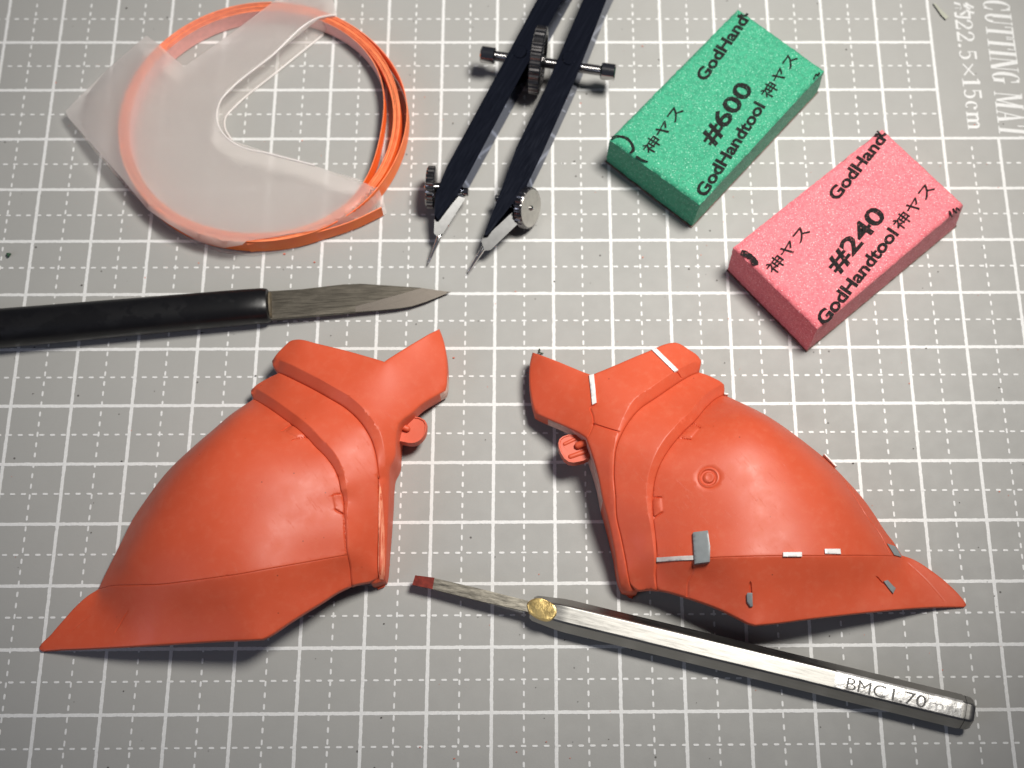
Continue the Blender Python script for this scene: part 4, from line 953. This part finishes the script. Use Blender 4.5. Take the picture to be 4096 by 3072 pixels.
def sheet(name, pts, mat_, parent, dz=.012):
    """thin film cut to an outline, standing at the heights of its outline points"""
    P = np.array(pts); lo, hi = P[:, :2].min(0), P[:, :2].max(0)
    gx, gy = np.meshgrid(np.arange(lo[0], hi[0], .07), np.arange(lo[1], hi[1], .07)); G = np.c_[gx.ravel(), gy.ravel()]
    G = G[inside(G, P[:, :2])]; d, _ = seg_dist(G, P[:, :2], True); G = G[d > .05]
    res = delaunay_2d_cdt([Vector(p) for p in np.vstack([P[:, :2], G])], [], [list(range(len(P)))], 1, 1e-5)
    Q = np.array([tuple(v) for v in res[0]]); n = len(P)
    out = []
    for i, q in enumerate(Q):
        dd = np.hypot(P[:, 0]-q[0], P[:, 1]-q[1]); r = math.hypot(q[0]-CX, q[1]-CY); an = math.degrees(math.atan2(q[1]-CY, q[0]-CX)) % 360
        if name == 'bottom_sheet': z = .022
        elif 222 < an < 352:
            z = ZS-max(0, r-(2.43 if an > 235 else 2.48))/.12*.40; z = max(.045, min(ZS, z))
        else: 
            e = min(1, max(0, r-2.55)/.7); z = ZS-.18*e*e
        out.append((q[0], q[1], z+(.010*math.sin(q[0]*1.9+q[1]*1.1) if z > .1 else 0)))
    F = [tuple(f) for f in res[2]]; V = out+[(x, y, z-dz) for x, y, z in out]; N = len(out)
    edge = {(f[i], f[(i+1) % len(f)]) for f in F for i in range(len(f))}
    F2 = F+[tuple(v+N for v in f[::-1]) for f in F]+[(b, a, a+N, b+N) for a, b in edge if (b, a) not in edge]
    return mesh_obj(name, V, F2, mat_, parent, True, sharp=50)
sheet('top_sheet', [tuple(p) for p in top[:-1]]+[tuple(p) for p in top2], FROST_M, sl)
# lower sheet lies on the mat; same cut, shifted where it shows in the notch
ZS0 = ZS; ZS = .012
low = [(-0.685,-1.554,0.012),(0.574,-0.146,0.012),(1.359,-0.681,0.012),(2.345,0.123,0.012),(3.343,1.132,0.012),(4.033,0.505,0.012),(3.802,0.123,0.012),(3.041,-0.612,0.012),(2.268,-1.384,0.012),(2.144,-1.557,0.012),(2.162,-1.798,0.012),(2.33,-2.045,0.012),(2.993,-2.294,0.012),(3.788,-2.565,0.012),(4.667,-2.835,0.012),(5.015,-3.383,0.012),(4.555,-3.709,0.012),(3.981,-4,0.012),(3.406,-4.192,0.012),(2.828,-4.287,0.012),(2.239,-4.222,0.012),(1.757,-4.028,0.012),(1.263,-3.735,0.012),(0.513,-2.978,0.012),(-0.162,-2.204,0.012)]
sheet('bottom_sheet', [(p[0], p[1], .022) for p in low], CLEAR, sl, .010)
ZS = ZS0
# rolled wall of the notch joining both sheets, and raised welded rims
nt_top = spline([(4.11,0.28,0.47),(3.837,0.226,0.47),(2.974,-0.606,0.47),(2.3,-1.281,0.47),(2.165,-1.47,0.47),(2.107,-1.691,0.47),(2.125,-1.928,0.47),(2.247,-2.163,0.47),(2.498,-2.381,0.47),(3.098,-2.558,0.47),(3.873,-2.78,0.47)], .08)
bm_obj('welded_rim', tube_bm(nt_top, .022, 8), CLEAR_E, sl, sharp=None)
nt_low = spline([(3.804,0.147,0.03),(3.044,-0.605,0.03),(2.272,-1.394,0.03),(2.149,-1.567,0.03),(2.149,-1.774,0.03),(2.288,-2.031,0.03)], .08)
bm_obj('welded_rim', tube_bm(nt_low, .020, 8), CLEAR_E, sl, sharp=None)
n_ = 40
A_ = [nt_top[int(i*(len(nt_top)-1)*.62/n_)] for i in range(n_+1)]; B_ = [nt_low[int(i*(len(nt_low)-1)/n_)] for i in range(n_+1)]
V = [tuple(p) for p in A_]+[tuple(p) for p in B_]; F = [(i, i+1, n_+2+i, n_+1+i) for i in range(n_)]
mesh_obj('notch_wall', V, F, CLEAR, sl)

# ---------------------------------------------------------------- small debris
th = bm_obj('thread_scrap', tube_bm(spline([(7.757,-6.025,0.03),(7.762,-6.077,0.08),(7.752,-6.106,0.12),(7.774,-6.102,0.05),(7.82,-6.106,0.03)], .01), .012, 6), plain('green_fibre', (.05, .07, .04), .7), None, sharp=None)
tag(th, 'tiny dark green thread scrap at the tip of the right armour shell', 'thread')
sv = bm_obj('plastic_shaving', prism_bm([(15.095,0.815,0.05),(15.141,0.788,0.06),(15.232,0.667,0.05),(15.352,0.52,0.05),(15.295,0.461,0.05),(15.221,0.559,0.05)], [(15.109,0.843,0.01),(15.158,0.823,0.01),(15.246,0.695,0.01),(15.366,0.547,0.01),(15.309,0.488,0.01),(15.235,0.586,0.01)]), plain('pale_shaving', (.36, .365, .30), .7), None, bevel=.01)
tag(sv, 'pale translucent plastic shaving beside the printed size lettering', 'shaving')
gc = bm_obj('foam_crumb', lathe_bm((-1.368,-4.268,0.01), (0, 0, 1), [(0, .02), (.03, .04), (.06, .03), (.07, .01)], 9, None, lambda i, t: 1+.3*math.sin(i*2.1)), plain('dark_green_crumb', (.02, .06, .03), .8), None)
tag(gc, 'dark green crumb on the mat near the left edge', 'crumb')
def specks(name, n, cols, area_, rmin, rmax):
    bm = bmesh.new()
    for _ in range(n):
        x = area_[0]+rng.rand()*(area_[1]-area_[0]); y = area_[2]+rng.rand()*(area_[3]-area_[2]); r = rmin+(rmax-rmin)*rng.rand()**2
        vs = []; k = 5; ph = rng.rand()*6; el = .5+rng.rand()
        for i in range(k): a = ph+2*PI*i/k; vs.append((x+r*math.cos(a)*el, y+r*math.sin(a)))
        slab(vs, .009+r*.3, .0085, bm)
    return tag(bm_obj(name, bm, cols, None, False), kind='stuff')
specks('dark_dust', 150, plain('dust', (.06, .05, .045), .8), (-2, 17, -14, 1), .006, .016)
specks('red_dust', 110, plain('sanding_dust', (.55, .16, .10), .8), (-1, 16, -12, 0), .006, .014)
def crumbs(name, n, matl, spots, rad):
    """sanding debris lying close to the worked edges"""
    bm = bmesh.new()
    for _ in range(n):
        cx, cy, cz = spots[rng.randint(len(spots))]; x, y = cx+rng.randn()*rad, cy+rng.randn()*rad
        r = .008+.012*rng.rand()**2; a0_ = rng.rand()*6
        vs = [(x+r*(1+rng.rand())*math.cos(a0_+2*PI*i/5), y+r*math.sin(a0_+2*PI*i/5)) for i in range(5)]
        slab(vs, .010+r*.8, .0085, bm)
    return tag(bm_obj(name, bm, matl, None, False), kind='stuff')
crumbs('plastic_crumbs', 60, plain('crumb_red', (.50, .12, .07), .7), [(6.09,-13.09,0),(7.843,-12.56,0),(12.702,-13.8,0),(14.717,-14.467,0),(25.17,-14.866,0),(9.895,-17.778,0),(13.442,-18.096,0),(3.536,-3.816,0),(5.706,-6.718,0),(16.571,-19.243,0)], .35)
